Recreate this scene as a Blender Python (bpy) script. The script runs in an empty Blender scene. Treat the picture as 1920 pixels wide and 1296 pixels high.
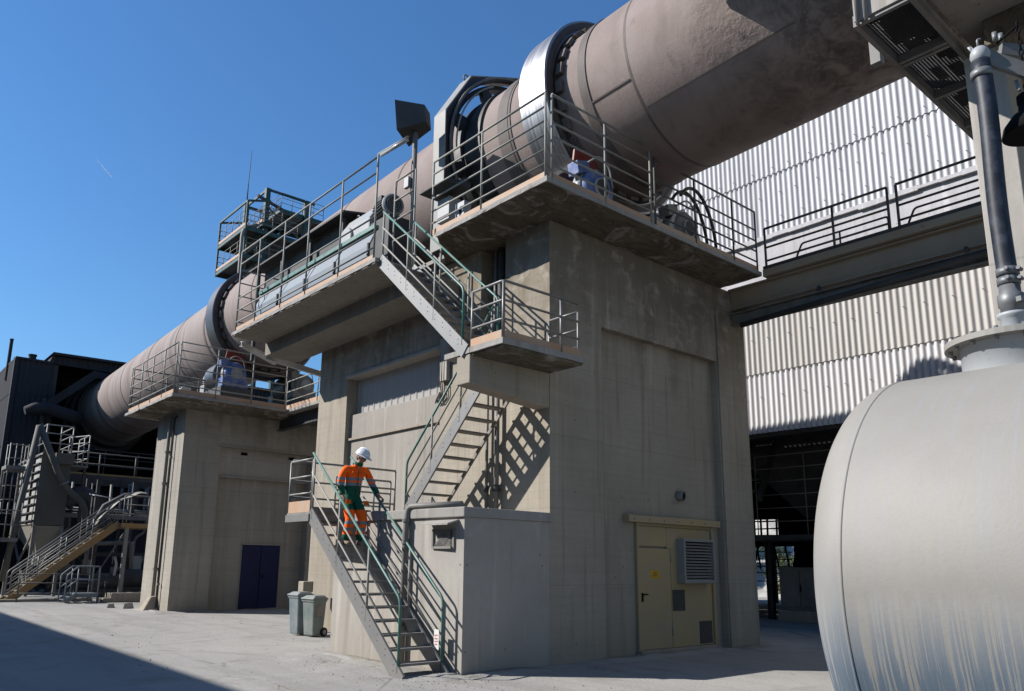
# heights (m) of the tape bands on the worker's clothes
JK = (2.845, (2.935,2.985), (2.845,2.905))
TR = (2.03, 2.44, (2.195,2.25), (2.085,2.14))
import bpy, bmesh, math, random
from mathutils import Vector as V, Matrix
R = math.radians
rnd = random.Random(7)
sc = bpy.context.scene
col = sc.collection
# ---------------------------------------------------------------- materials
def new_mat(name):
    m = bpy.data.materials.new(name); m.use_nodes = True
    nt = m.node_tree; nt.nodes.clear()
    out = nt.nodes.new('ShaderNodeOutputMaterial'); b = nt.nodes.new('ShaderNodeBsdfPrincipled')
    nt.links.new(b.outputs[0], out.inputs[0])
    return m, nt, b
class G:
    """small helper to wire procedural node graphs"""
    def __init__(s, name):
        s.m, s.nt, s.b = new_mat(name)
        s.pos = s.nt.nodes.new('ShaderNodeNewGeometry').outputs['Position']
    def n(s, t): return s.nt.nodes.new(t)
    def link(s, a, b):
        if hasattr(a, 'is_output'): s.nt.links.new(a, b)
        else: b.default_value = a
    def scale(s, v, vec=None):
        n = s.n('ShaderNodeVectorMath'); n.operation = 'MULTIPLY'
        s.link(vec or s.pos, n.inputs[0]); n.inputs[1].default_value = v if hasattr(v, '__len__') else (v, v, v)
        return n.outputs[0]
    def noise(s, scale=1.0, detail=5, rough=.6, dist=0, vec=None, sv=None):
        n = s.n('ShaderNodeTexNoise'); n.inputs['Scale'].default_value = scale; n.inputs['Detail'].default_value = detail
        n.inputs['Roughness'].default_value = rough; n.inputs['Distortion'].default_value = dist
        v = s.scale(sv, vec) if sv else (vec or s.pos)
        s.nt.links.new(v, n.inputs['Vector']); return n.outputs[0]
    def voro(s, scale=1.0, feat='F1', sv=None, vec=None):
        n = s.n('ShaderNodeTexVoronoi'); n.feature = feat; n.inputs['Scale'].default_value = scale
        s.nt.links.new(s.scale(sv, vec) if sv else (vec or s.pos), n.inputs['Vector']); return n.outputs['Distance']
    def ramp(s, f, lo, hi, a=0., b=1.):
        n = s.n('ShaderNodeMapRange'); n.clamp = True
        s.link(f, n.inputs[0]); n.inputs[1].default_value = lo; n.inputs[2].default_value = hi
        n.inputs[3].default_value = a; n.inputs[4].default_value = b; return n.outputs[0]
    def math(s, op, a, b=0.):
        n = s.n('ShaderNodeMath'); n.operation = op; s.link(a, n.inputs[0]); s.link(b, n.inputs[1]); return n.outputs[0]
    def mix(s, f, a, b, mode='MIX'):
        n = s.n('ShaderNodeMix'); n.data_type = 'RGBA'; n.blend_type = mode
        s.link(f, n.inputs[0])
        for x, i in ((a, 6), (b, 7)):
            if hasattr(x, 'is_output'): s.nt.links.new(x, n.inputs[i])
            else: n.inputs[i].default_value = (*x, 1)
        return n.outputs[2]
    def sep(s, i, vec=None):
        n = s.n('ShaderNodeSeparateXYZ'); s.nt.links.new(vec or s.pos, n.inputs[0]); return n.outputs[i]
    def normal_z(s):
        g = s.n('ShaderNodeNewGeometry'); return s.sep(2, g.outputs['Normal'])
    def bump(s, h, strength=.3, dist=.02):
        n = s.n('ShaderNodeBump'); n.inputs['Strength'].default_value = strength; n.inputs['Distance'].default_value = dist
        s.nt.links.new(h, n.inputs['Height']); s.nt.links.new(n.outputs[0], s.b.inputs['Normal'])
    def out(s, color, rough=.8, metal=0., spec=.3):
        if hasattr(color, 'is_output'): s.nt.links.new(color, s.b.inputs['Base Color'])
        else: s.b.inputs['Base Color'].default_value = (*color, 1)
        s.link(rough, s.b.inputs['Roughness']); s.link(metal, s.b.inputs['Metallic']); s.link(spec, s.b.inputs['Specular IOR Level'])
        return s.m
def mul(c, k): return tuple(x*k for x in c)
def m_concrete(name, base=(.385,.345,.285), seam=1.25, stain=.5, board=False):
    base = mul(base, .66); g = G(name)
    big = g.noise(.55, 5, .6); fine = g.noise(9, 6, .7); streak = g.noise(1.0, 4, .6, sv=(3.2,3.2,.22)); mid = g.noise(2.4, 6, .65, .6)
    c = g.mix(g.ramp(big, .35, .7), mul(base, .80), base)
    c = g.mix(g.ramp(streak, .52, .75, 0, stain), c, mul((base[0]*.62, base[1]*.58, base[2]*.52), 1))
    c = g.mix(g.ramp(mid, .58, .72, 0, .45), c, mul((base[0]*1.12, base[1]*1.12, base[2]*1.13), 1))
    c = g.mix(g.ramp(fine, .3, .7, .0, .35), c, mul(base, .72))
    z = g.sep(2)
    fr = g.math('FRACT', g.math('DIVIDE', z, seam)); ln = g.math('LESS_THAN', fr, .012)
    c = g.mix(g.math('MULTIPLY', ln, .35), c, mul(base, .45))
    xy = g.math('ADD', g.sep(0), g.sep(1))
    hu = g.math('MULTIPLY', g.math('SUBTRACT', g.math('FRACT', g.math('DIVIDE', xy, .78)), .5), .78); hv = g.math('MULTIPLY', g.math('SUBTRACT', g.math('FRACT', g.math('DIVIDE', g.math('ADD', z, .31), 1.25)), .5), 1.25)
    hole = g.ramp(g.math('SQRT', g.math('ADD', g.math('MULTIPLY', hu, hu), g.math('MULTIPLY', hv, hv))), .012, .020, 1, 0)
    hole = g.math('MULTIPLY', hole, g.ramp(g.noise(.9, 2), .44, .5))
    c = g.mix(g.math('MULTIPLY', hole, .75), c, mul(base, .25))
    run = g.noise(1.0, 5, .7, .3, sv=(5.5,5.5,.17)); c = g.mix(g.ramp(run, .56, .63, 0, .42), c, (base[0]*.52, base[1]*.49, base[2]*.45))
    wet = g.noise(1.0, 4, .65, .2, sv=(4.2,4.2,.25)); c = g.mix(g.ramp(wet, .58, .68, 0, .42), c, (base[0]*1.28, base[1]*1.28, base[2]*1.30))
    pit = g.ramp(g.voro(2.1), .028, .04, 1, 0)
    c = g.mix(g.math('MULTIPLY', pit, .7), c, mul(base, .25))
    # grime near the ground, with a ragged outline
    gr = g.ramp(g.math('ADD', z, g.math('MULTIPLY', mid, -1.3)), -.9, .15, .5, 0)
    c = g.mix(gr, c, (base[0]*.68, base[1]*.64, base[2]*.58))
    if board:
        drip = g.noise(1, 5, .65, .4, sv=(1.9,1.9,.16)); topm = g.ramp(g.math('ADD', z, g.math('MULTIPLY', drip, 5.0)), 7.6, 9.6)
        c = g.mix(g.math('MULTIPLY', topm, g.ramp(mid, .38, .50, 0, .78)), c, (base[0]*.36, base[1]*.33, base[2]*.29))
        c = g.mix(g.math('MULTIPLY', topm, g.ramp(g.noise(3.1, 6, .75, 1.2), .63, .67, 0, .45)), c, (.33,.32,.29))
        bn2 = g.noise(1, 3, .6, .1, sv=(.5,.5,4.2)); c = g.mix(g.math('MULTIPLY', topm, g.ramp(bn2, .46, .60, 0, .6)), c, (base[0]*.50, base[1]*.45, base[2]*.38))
    h = g.math('ADD', g.math('MULTIPLY', fine, .5), g.math('MULTIPLY', pit, -1.2))
    if board:
        bd = g.math('FRACT', g.math('MULTIPLY', z, 7.5)); bl = g.math('LESS_THAN', bd, .07); h = g.math('SUBTRACT', h, g.math('MULTIPLY', bl, .6))
        c = g.mix(g.math('MULTIPLY', bl, .22), c, mul(base, .5))
        bn = g.noise(1, 2, .5, sv=(.35,.35,7.5)); c = g.mix(g.ramp(bn, .5, .75, 0, .3), c, mul(base, .62))
    g.bump(h, .35, .02)
    return g.out(c, .92, 0, .2)
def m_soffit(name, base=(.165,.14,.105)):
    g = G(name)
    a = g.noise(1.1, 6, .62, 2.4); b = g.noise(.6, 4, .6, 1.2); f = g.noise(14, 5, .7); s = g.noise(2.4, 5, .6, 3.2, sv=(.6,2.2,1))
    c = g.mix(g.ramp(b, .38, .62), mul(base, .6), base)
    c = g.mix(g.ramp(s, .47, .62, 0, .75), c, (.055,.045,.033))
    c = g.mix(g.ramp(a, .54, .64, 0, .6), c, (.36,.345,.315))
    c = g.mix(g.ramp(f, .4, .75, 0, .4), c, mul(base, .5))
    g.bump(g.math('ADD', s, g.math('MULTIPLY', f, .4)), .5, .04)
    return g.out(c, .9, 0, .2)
def m_metal_paint(name, base, dust=(.34,.30,.255), amt=.45, rough=.55, metal=0., rust=0., scale=3.):
    base = mul(base, .72); dust = mul(dust, .68); g = G(name)
    n = g.noise(scale, 6, .7); f = g.noise(30, 4, .7)
    c = g.mix(g.ramp(n, .5-.35*amt, .95-.5*amt, 0, .9), base, dust)
    if rust: c = g.mix(g.ramp(g.noise(scale*1.7, 5, .7, .5), .72-rust*.25, .80-rust*.2, 0, .85), c, (.19,.085,.04))
    nz = g.normal_z(); c = g.mix(g.ramp(nz, .55, .95, 0, min(.75, amt*1.2)), c, dust)
    c = g.mix(g.ramp(f, .55, .8, 0, .35), c, mul(dust, .55))
    g.bump(f, .12, .004)
    return g.out(c, rough, metal, .4)
def m_plain(name, base, rough=.7, metal=0., spec=.3, var=.25, scale=4.):
    base = mul(base, .72); g = G(name); n = g.noise(scale, 5, .65); f = g.noise(scale*7, 4, .7)
    c = g.mix(g.ramp(n, .3, .7), mul(base, 1-var), mul(base, 1+var*.4)); c = g.mix(g.ramp(f, .5, .8, 0, var), c, mul(base, .6))
    g.bump(f, .08, .004)
    return g.out(c, rough, metal, spec)
M = {}
M['concrete'] = m_concrete('concrete', (.49,.435,.352), board=True, stain=.7)
M['concrete_grey'] = m_concrete('concrete_grey', (.475,.44,.378), board=True, stain=.6)
M['ring_beam'] = m_concrete('whitewashed_beam', (.68,.66,.66), 9, .5)
M['concrete_smooth'] = m_concrete('concrete_render', (.45,.415,.365), 9.0, .35)
M['concrete_pale'] = m_concrete('concrete_pale', (.52,.485,.435), 2.4, .3)
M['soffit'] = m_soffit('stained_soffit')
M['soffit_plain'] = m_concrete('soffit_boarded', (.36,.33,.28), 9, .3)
M['lip'] = m_concrete('dusty_concrete_edge', (.46,.435,.40), 9, .6)
def m_ground():
    g = G('dusty_yard')
    a = g.noise(.22, 6, .6); b = g.noise(1.3, 6, .65, .4); f = g.noise(18, 5, .7); tr = g.noise(1.0, 4, .55, .5, sv=(1.7,.16,1)); tr2 = g.noise(1, 4, .5, 1.2, sv=(.25,2.6,1))
    base = (.325,.308,.284)
    c = g.mix(g.ramp(a, .35, .65), (.262,.254,.24), base)
    c = g.mix(g.ramp(tr, .50, .68, 0, .75), c, (.232,.224,.21))
    c = g.mix(g.ramp(tr2, .58, .7, 0, .35), c, (.35,.343,.325))
    c = g.mix(g.ramp(b, .54, .68, 0, .75), c, (.225,.208,.18))
    c = g.mix(g.ramp(f, .35, .7, 0, .35), c, (.222,.21,.19))
    sp = g.ramp(g.voro(5.5), .03, .05, 1, 0); c = g.mix(g.math('MULTIPLY', sp, .55), c, (.11,.10,.088))
    cr = g.ramp(g.voro(.42, 'DISTANCE_TO_EDGE', vec=g.scale(1.0)), .0, .010, 1, 0)
    crm = g.math('MULTIPLY', cr, g.ramp(g.noise(.5, 3), .52, .6)); c = g.mix(g.math('MULTIPLY', crm, .6), c, (.10,.092,.08))
    def arc(cx, cy, rad, wd):
        dx = g.math('SUBTRACT', g.sep(0), cx); dy = g.math('SUBTRACT', g.sep(1), cy)
        d = g.math('SQRT', g.math('ADD', g.math('MULTIPLY', dx, dx), g.math('MULTIPLY', dy, dy)))
        return g.ramp(g.math('ABSOLUTE', g.math('ADD', g.math('SUBTRACT', d, rad), g.math('MULTIPLY', g.math('SUBTRACT', a, .5), .5))), wd, wd*.55)
    for (cx,cy,rad,wd,k) in ((-6,26,11.2,.16,.4),(-6,26,13.0,.16,.4),(16,-14,31.5,.15,.35),(16,-14,33.3,.15,.35),(-20,2,26.6,.14,.3),(-20,2,28.3,.14,.3)):
        c = g.mix(g.math('MULTIPLY', g.math('MULTIPLY', arc(cx,cy,rad,wd), k), g.ramp(g.noise(2.0, 4, .7), .38, .6)), c, (.205,.193,.172))
    oil = g.ramp(g.noise(.75, 5, .6, .8), .67, .73, 0, .45); c = g.mix(oil, c, (.15,.14,.122))
    h = g.math('ADD', g.math('MULTIPLY', f, .5), g.math('ADD', b, g.math('MULTIPLY', tr, .8)))
    g.bump(h, .45, .05)
    return g.out(c, .95, 0, .15)
M['ground'] = m_ground()
def m_dirt():
    g = G('spilled_meal'); f = g.noise(26, 6, .75); b = g.noise(2.2, 5, .6)
    c = g.mix(g.ramp(b, .35, .65), (.20,.18,.15), (.26,.24,.205)); c = g.mix(g.ramp(f, .45, .75, 0, .6), c, (.13,.12,.10))
    g.bump(f, .9, .03); return g.out(c, .97, 0, .1)
M['dirt'] = m_dirt()
def m_kiln():
    g = G('kiln_shell')
    y = g.sep(1)
    n = g.noise(.8, 6, .6); f = g.noise(16, 6, .75); p = g.noise(2.6, 7, .7, 1.0); pn = g.noise(5.5, 5, .7)
    c = g.mix(g.ramp(n, .35, .68), (.178,.137,.120), (.225,.180,.163))
    # circumferential bands of dust on the far length
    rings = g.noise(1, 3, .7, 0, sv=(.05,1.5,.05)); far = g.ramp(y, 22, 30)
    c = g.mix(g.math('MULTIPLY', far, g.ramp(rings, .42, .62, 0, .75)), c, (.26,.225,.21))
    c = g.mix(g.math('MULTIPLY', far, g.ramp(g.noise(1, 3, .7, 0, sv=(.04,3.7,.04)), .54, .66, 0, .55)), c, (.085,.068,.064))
    # scaled near end with dark patches
    nearm = g.ramp(g.math('ADD', y, g.math('MULTIPLY', n, 3.0)), 8.4, 6.4)
    scale_ = g.math('MULTIPLY', nearm, g.ramp(p, .40, .58)); c = g.mix(g.math('MULTIPLY', scale_, .75), c, (.062,.050,.044))
    c = g.mix(g.math('MULTIPLY', nearm, g.ramp(pn, .60, .68, 0, .8)), c, (.17,.145,.13))
    ringn = g.noise(1, 4, .65, .4, sv=(.22,.9,.22)); c = g.mix(g.math('MULTIPLY', g.ramp(y, 12.0, 8.6), g.ramp(ringn, .50, .64, 0, .32)), c, (.085,.062,.052))
    blot = g.noise(1.7, 7, .72, .6); c = g.mix(g.math('MULTIPLY', g.ramp(y, 9.5, 5.5), g.ramp(blot, .57, .64, 0, .5)), c, (.045,.034,.029))
    rust = g.noise(1.0, 6, .7, .8, sv=(.8,2.2,.8)); c = g.mix(g.ramp(rust, .58, .72, 0, .28), c, (.17,.095,.065))
    # scuffs of pale lime
    c = g.mix(g.ramp(g.noise(3.4, 7, .75, 1.6), .655, .70, 0, .75), c, (.33,.32,.32))
    c = g.mix(g.ramp(f, .62, .72, 0, .6), c, (.07,.055,.048))
    h = g.math('ADD', g.math('MULTIPLY', f, .25), g.math('MULTIPLY', g.math('MULTIPLY', nearm, pn), 2.6))
    g.bump(h, .55, .05)
    return g.out(c, .78, 0, .25)
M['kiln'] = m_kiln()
M['kiln_band'] = m_plain('kiln_weld_band', (.145,.118,.106), .7, 0, .3, .35, 2)
def m_tyre():
    g = G('polished_tyre'); r = g.noise(1, 4, .7, 0, sv=(.12,26,.12)); sm = g.noise(1.2, 5, .6)
    c = g.mix(g.ramp(r, .35, .65), (.17,.17,.18), (.30,.30,.31)); c = g.mix(g.ramp(sm, .6, .8, 0, .4), c, (.22,.21,.21))
    g.bump(r, .02, .002); return g.out(c, g.ramp(r, .3, .7, .36, .48), 1.0, .5)
M['tyre'] = m_tyre()
M['tyre_dark'] = m_metal_paint('dark_tyre', (.11,.115,.125), (.13,.12,.115), .4, .42, .75, .1, 2)  # darker, duller metal for the far ring and the roller wheels
M['grease_shade'] = m_metal_paint('black_grease_shade', (.022,.021,.020), (.075,.07,.062), .35, .55, 0, .05, 2)  # gear grease, near-black also to paint the shade on the guard front
M['beam_dust'] = m_metal_paint('dusty_girder', (.34,.275,.20), (.42,.36,.28), .5, .75, 0, .2, 1.5)
M['tyre_side'] = m_metal_paint('tyre_side', (.065,.045,.036), (.16,.125,.105), .35, .6, .2, .3)
M['cast'] = m_metal_paint('cast_guard', (.25,.245,.235), (.36,.34,.31), .4, .6, 0, .25, 1.4)
M['gear'] = m_metal_paint('greasy_gear', (.10,.095,.09), (.22,.205,.185), .5, .6, 0, .1, 2)
M['rail'] = m_metal_paint('rail_steel', (.16,.20,.19), (.37,.325,.275), .62, .6, 0, .35, 5)
M['rail_green'] = m_metal_paint('rail_green', (.02,.17,.13), (.30,.29,.26), .30, .45, 0, .1, 4)
M['rail_dark'] = m_metal_paint('rail_dark', (.055,.06,.06), (.16,.14,.12), .4, .6, 0, .3, 5)
M['galv'] = m_metal_paint('galvanised', (.225,.228,.225), (.32,.30,.275), .4, .5, .3, .06, 2)
M['tread'] = m_metal_paint('tread_plate', (.17,.15,.13), (.36,.32,.28), .45, .65, 0, .35, 4)
M['toe'] = m_metal_paint('toe_board', (.52,.29,.15), (.50,.40,.32), .5, .7, 0, .12, 3)
M['steel'] = m_metal_paint('grey_steel', (.16,.155,.145), (.31,.285,.25), .4, .6, 0, .25, 2)
M['dark_steel'] = m_metal_paint('dark_steel', (.045,.045,.046), (.10,.093,.085), .3, .7, 0, .2, 2)
M['green_steel'] = m_metal_paint('green_steel', (.014,.06,.05), (.14,.135,.12), .15, .55, 0, .15, 3)
def m_corr(name, base, dirt):
    g = G(name); st = g.noise(1, 5, .6, 0, sv=(1.3,1.3,.13)); n = g.noise(.5, 4, .6); f = g.noise(24, 4, .7)
    c = g.mix(g.ramp(st, .45, .75, 0, .55), base, dirt); c = g.mix(g.ramp(n, .5, .75, 0, .35), c, mul(base, .8)); c = g.mix(g.ramp(f, .5, .8, 0, .25), c, dirt)
    g.bump(f, .1, .005); return g.out(c, .85, 0, .25)
M['sheet'] = m_corr('fibre_cement_sheet', (.465,.455,.455), (.30,.29,.285))
M['sheet_low'] = m_corr('fibre_cement_sheet_dusty', (.405,.385,.36), (.28,.26,.235))
M['clad'] = m_corr('dark_cladding', (.030,.031,.036), (.015,.015,.016))
M['shutter'] = m_corr('shutter_sheet', (.30,.29,.275), (.23,.215,.20))
def m_tank():
    g = G('dusty_tank')
    z = g.sep(2); dr = g.noise(1, 4, .7, .3, sv=(2,14,.5)); dr2 = g.noise(1, 3, .65, .3, sv=(3,64,.5)); n = g.noise(1.4, 5, .6); f = g.noise(45, 4, .7); vs_ = g.noise(1, 4, .7, 0, sv=(2,26,.35))
    dust = g.mix(g.ramp(n, .35, .7), (.216,.204,.182), (.243,.231,.208)); dust = g.mix(g.ramp(f, .5, .8, 0, .3), dust, (.17,.165,.152))
    dust = g.mix(g.ramp(vs_, .52, .68, 0, .45), dust, (.215,.228,.24))
    paint = g.mix(g.ramp(z, .5, 1.45), (.040,.070,.105), (.115,.145,.180)); paint = g.mix(g.ramp(vs_, .4, .6, 0, .5), paint, (.12,.148,.175))
    lim = g.math('ADD', z, g.math('MULTIPLY', g.math('SUBTRACT', dr, .5), .26))
    m = g.ramp(lim, 1.50, 1.10)
    thr = g.ramp(z, 1.5, .6, .50, .60); drip = g.ramp(g.math('SUBTRACT', dr2, thr), -.010, .016, .95, .04)
    band = g.math('MULTIPLY', g.ramp(lim, 1.75, 1.52), g.ramp(lim, 1.42, 1.50)); dust = g.mix(g.math('MULTIPLY', band, .4), dust, (.17,.16,.14))
    blue = g.ramp(g.sep(1), 1.995, 2.02); fb = g.math('MULTIPLY', blue, g.ramp(lim, 1.9, 1.2, 0, .35)); dust = g.mix(fb, dust, (.19,.215,.245))
    c = g.mix(g.math('MULTIPLY', m, drip), dust, paint)
    g.bump(g.math('ADD', f, g.math('MULTIPLY', g.math('MULTIPLY', m, dr2), 1.2)), .15, .006); return g.out(c, .6, 0, .35)
M['tank'] = m_tank()
M['tank_paint'] = m_metal_paint('tank_neck', (.40,.43,.46), (.42,.41,.385), .35, .5)
M['hose'] = m_metal_paint('rubber_hose', (.008,.011,.02), (.10,.115,.15), .14, .55, 0, 0, 9)
M['hose_band'] = m_metal_paint('hose_band', (.13,.14,.155), (.30,.295,.28), .5, .5, .3)
M['blue_door'] = m_plain('blue_door', (.001,.0095,.072), .5, 0, .3, .3, 2.5)
M['yellow'] = m_metal_paint('yellow_door', (.47,.35,.165), (.40,.335,.24), .5, .6, 0, .02, 1.4)
M['sign_yellow'] = m_plain('yellow_plate', (.72,.42,.02), .5, 0, .4, .1)
M['soot'] = m_plain('soot_mark', (.20,.175,.14), .95, 0, .1, .5, 9)
M['grille'] = m_plain('dark_grille', (.085,.08,.07), .7, 0, .3, .3, 12)
M['louvre'] = m_metal_paint('grey_louvre', (.36,.365,.36), (.36,.34,.31), .4, .5, .3)
M['black'] = m_plain('flat_black', (.012,.012,.012), .9, 0, .1, .3)  # even black, also colours the shade inside openings and the hall
M['blue_paint'] = m_metal_paint('blue_machine', (.035,.10,.33), (.40,.40,.40), .30, .45, 0, .05, 5)
M['grey_paint'] = m_metal_paint('grey_machine', (.30,.32,.33), (.43,.41,.38), .5, .5, 0, .08, 3)
M['white_paint'] = m_metal_paint('white_cabinet', (.62,.63,.64), (.52,.50,.46), .4, .5, 0, .04, 3)
M['cover_blue'] = m_metal_paint('pale_blue_cover', (.15,.19,.225), (.22,.225,.22), .3, .5, 0, .02, 2)
M['red_paint'] = m_metal_paint('red_guard', (.30,.030,.018), (.23,.12,.09), .3, .55, 0, .1, 4)
M['ochre'] = m_metal_paint('ochre_steel', (.36,.20,.06), (.33,.25,.16), .4, .6, 0, .1, 3)
M['beige_steel'] = m_metal_paint('beige_filter', (.27,.255,.21), (.34,.32,.28), .5, .6, 0, .1, 1)
M['filter_pale'] = m_metal_paint('pale_filter', (.44,.43,.40), (.40,.38,.34), .4, .6, 0, .05, 1.5)
M['bin_body'] = m_metal_paint('bin_plastic', (.10,.17,.165), (.36,.36,.33), .48, .6, 0, 0, 2.5)
M['bin_blue'] = m_metal_paint('bin_plastic_grey', (.13,.185,.21), (.36,.36,.345), .5, .6, 0, 0, 2.5)
M['rubber'] = m_plain('rubber', (.03,.03,.03), .8)
M['sign_white'] = m_plain('white_plate', (.75,.74,.72), .5, 0, .4, .06)
M['sign_red'] = m_plain('red_print', (.55,.03,.03), .5, 0, .4, .1)
M['glass'] = m_plain('lamp_glass', (.42,.42,.40), .25, 0, .5, .1)
M['cable'] = m_plain('cable', (.05,.05,.05), .7)
M['skin'] = m_plain('skin', (.42,.22,.15), .5, 0, .4, .1, 30)
M['hair'] = m_plain('hair', (.04,.028,.02), .7)
M['helmet'] = m_plain('helmet', (.80,.81,.84), .3, 0, .5, .04, 8)
M['shoe'] = m_plain('shoe', (.34,.25,.18), .8, 0, .2, .3, 20)
M['hill'] = m_plain('quarry_slope', (.50,.48,.44), .95, 0, .1, .35, .8)
cm, cnt, cb_ = new_mat('vapour'); cnt.nodes.remove(cb_); tb_ = cnt.nodes.new('ShaderNodeVolumePrincipled'); tb_.inputs['Density'].default_value = .55; tb_.inputs['Color'].default_value = (1,1,1,1); cnt.links.new(tb_.outputs[0], [n for n in cnt.nodes if n.type == 'OUTPUT_MATERIAL'][0].inputs['Volume'])
M['contrail'] = cm
M['filter_shade'] = m_metal_paint('filter_painted_shade', (.10,.092,.075), (.15,.14,.12), .4, .7, 0, .1, 1)  # filter brown darkened to paint the shade on housing front and ducts
M['leaf'] = m_plain('leaf', (.085,.11,.04), .7, 0, .2, .4, 6)
M['dry_leaf'] = m_plain('dry_leaf', (.25,.22,.12), .8, 0, .2, .4, 6)
M['bark'] = m_plain('bark', (.12,.09,.07), .9, 0, .1, .3, 10)
def m_cloth(name, kind):
    """work clothing: orange cloth, green cloth and grey reflective tape woven in as bands of height"""
    g = G(name); z = g.sep(2); w = g.noise(9, 4, .6); fz = g.math('ADD', z, g.math('MULTIPLY', g.math('SUBTRACT', w, .5), .022))
    org = g.mix(g.ramp(w, .3, .7), (.82,.095,.005), (.95,.135,.009)); grn = g.mix(g.ramp(w, .3, .7), (.006,.06,.033), (.010,.09,.05)); gry = (.185,.19,.195)
    def band(a, b): return g.math('MULTIPLY', g.math('GREATER_THAN', fz, a), g.math('LESS_THAN', fz, b))
    if kind == 'jacket':
        c = g.mix(g.math('GREATER_THAN', fz, JK[0]), grn, org)
        for a, b in JK[1:]: c = g.mix(band(a, b), c, gry)
    else:
        c = g.mix(band(TR[0], TR[1]), grn, org)
        for a, b in TR[2:]: c = g.mix(band(a, b), c, gry)
    g.bump(w, .5, .03)
    return g.out(c, .85, 0, .2)
# ---------------------------------------------------------------- mesh helpers
Z3 = V((0,0,1))
class MB:
    def __init__(s): s.v = []; s.f = []; s.sm = []
    def add(s, vs, fs, smooth=False):
        o = len(s.v); s.v += [tuple(v) for v in vs]
        for f in fs: s.f.append([i+o for i in f]); s.sm.append(smooth)
        return s
    def box(s, a, b):
        x0,x1 = sorted((a[0],b[0])); y0,y1 = sorted((a[1],b[1])); z0,z1 = sorted((a[2],b[2]))
        vs = [(x0,y0,z0),(x1,y0,z0),(x1,y1,z0),(x0,y1,z0),(x0,y0,z1),(x1,y0,z1),(x1,y1,z1),(x0,y1,z1)]
        return s.add(vs, [(0,3,2,1),(4,5,6,7),(0,1,5,4),(1,2,6,5),(2,3,7,6),(3,0,4,7)])
    def rough_slab(s, a, b, seed=1, amp=.012, step=.11):
        q = random.Random(seed); x0,x1 = sorted((a[0],b[0])); y0,y1 = sorted((a[1],b[1])); z0,z1 = sorted((a[2],b[2])); out = []
        cs = [(x0,y0),(x1,y0),(x1,y1),(x0,y1)]
        for i in range(4):
            p, r = cs[i], cs[(i+1)%4]; n = max(2, int(math.hypot(r[0]-p[0], r[1]-p[1])/step))
            for k in range(n): out.append((p[0]+(r[0]-p[0])*k/n, p[1]+(r[1]-p[1])*k/n))
        n = len(out); vs = []; w = [q.uniform(-1,1) for _ in range(n)]
        for lvl, z in enumerate((z0, z0+(z1-z0)*.45, z1)):
            for i, (x,y) in enumerate(out):
                j = amp*(q.uniform(-1,1)*.5+w[i]*.5)*(1.0 if lvl == 0 else .45); cx = 1 if x > x0+.01 else -1
                dx = j if (abs(x-x0) < 1e-6 or abs(x-x1) < 1e-6) else 0; dy = j if (abs(y-y0) < 1e-6 or abs(y-y1) < 1e-6) else 0
                if q.random() < .05 and lvl != 1: dx *= 2.2; dy *= 2.2
                vs.append((x+dx, y+dy, z+(amp*.8*w[i]*(1 if lvl == 0 else .35) if lvl != 1 else 0)))
        fs = [tuple(range(n))[::-1], tuple(range(2*n,3*n))]
        for l in range(2): fs += [(l*n+i, l*n+(i+1)%n, (l+1)*n+(i+1)%n, (l+1)*n+i) for i in range(n)]
        return s.add(vs, fs)
    def hexa(s, vs): return s.add(vs, [(0,3,2,1),(4,5,6,7),(0,1,5,4),(1,2,6,5),(2,3,7,6),(3,0,4,7)])
    def bar(s, p0, p1, w, h, up=None):
        p0, p1 = V(p0), V(p1); d = (p1-p0).normalized(); up = V(up) if up else (Z3 if abs(d.z) < .95 else V((0,1,0)))
        r = d.cross(up).normalized(); u = r.cross(d)
        vs = [p+r*a*w/2+u*b*h/2 for p in (p0,p1) for a,b in ((-1,-1),(1,-1),(1,1),(-1,1))]
        return s.add(vs, [(0,3,2,1),(4,5,6,7),(0,1,5,4),(1,2,6,5),(2,3,7,6),(3,0,4,7)])
    def ibeam(s, p0, p1, h, w, t=.02, up=None):
        p0, p1 = V(p0), V(p1); d = (p1-p0).normalized(); up = V(up) if up else (Z3 if abs(d.z) < .95 else V((0,1,0)))
        r = d.cross(up).normalized(); u = r.cross(d)
        for off in (h/2-t/2, -h/2+t/2): s.bar(p0+u*off, p1+u*off, w, t, u)
        return s.bar(p0, p1, t, h-2*t, u)
    def path(s, pts, r, n=8, cap=True, closed=False):
        P = [V(p) for p in pts]; m = len(P); rings = []
        prev = None
        for i, p in enumerate(P):
            a = P[i-1] if (i > 0 or closed) else None; b = P[(i+1) % m] if (i < m-1 or closed) else None
            d = ((p-a).normalized() if a is not None else V()) + ((b-p).normalized() if b is not None else V())
            d.normalize()
            if prev is None: ref = Z3 if abs(d.z) < .9 else V((1,0,0)); u = (ref - d*ref.dot(d)).normalized()
            else: u = (prev - d*prev.dot(d)).normalized()
            prev = u; w = d.cross(u); rr = r[i] if hasattr(r, '__len__') else r
            k = 1.0
            if a is not None and b is not None:
                cs = (p-a).normalized().dot((b-p).normalized()); k = min(1.35, 1/math.sqrt(max(.3,(1+cs)/2)))
            rings.append([p+(u*math.cos(t)+w*math.sin(t))*rr*(k if k < 1.01 else 1) for t in [2*math.pi*j/n for j in range(n)]])
        vs = [v for q in rings for v in q]; fs = []
        for i in range(m if closed else m-1):
            o, o2 = i*n, ((i+1) % m)*n
            for j in range(n): fs.append((o+j, o+(j+1) % n, o2+(j+1) % n, o2+j))
        s.add(vs, fs, True)
        if cap and not closed: s.add(rings[0], [tuple(range(n))[::-1]]); s.add(rings[-1], [tuple(range(n))])
        return s
    def tube(s, a, b, r, n=8): return s.path([a, b], r, n)
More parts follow.
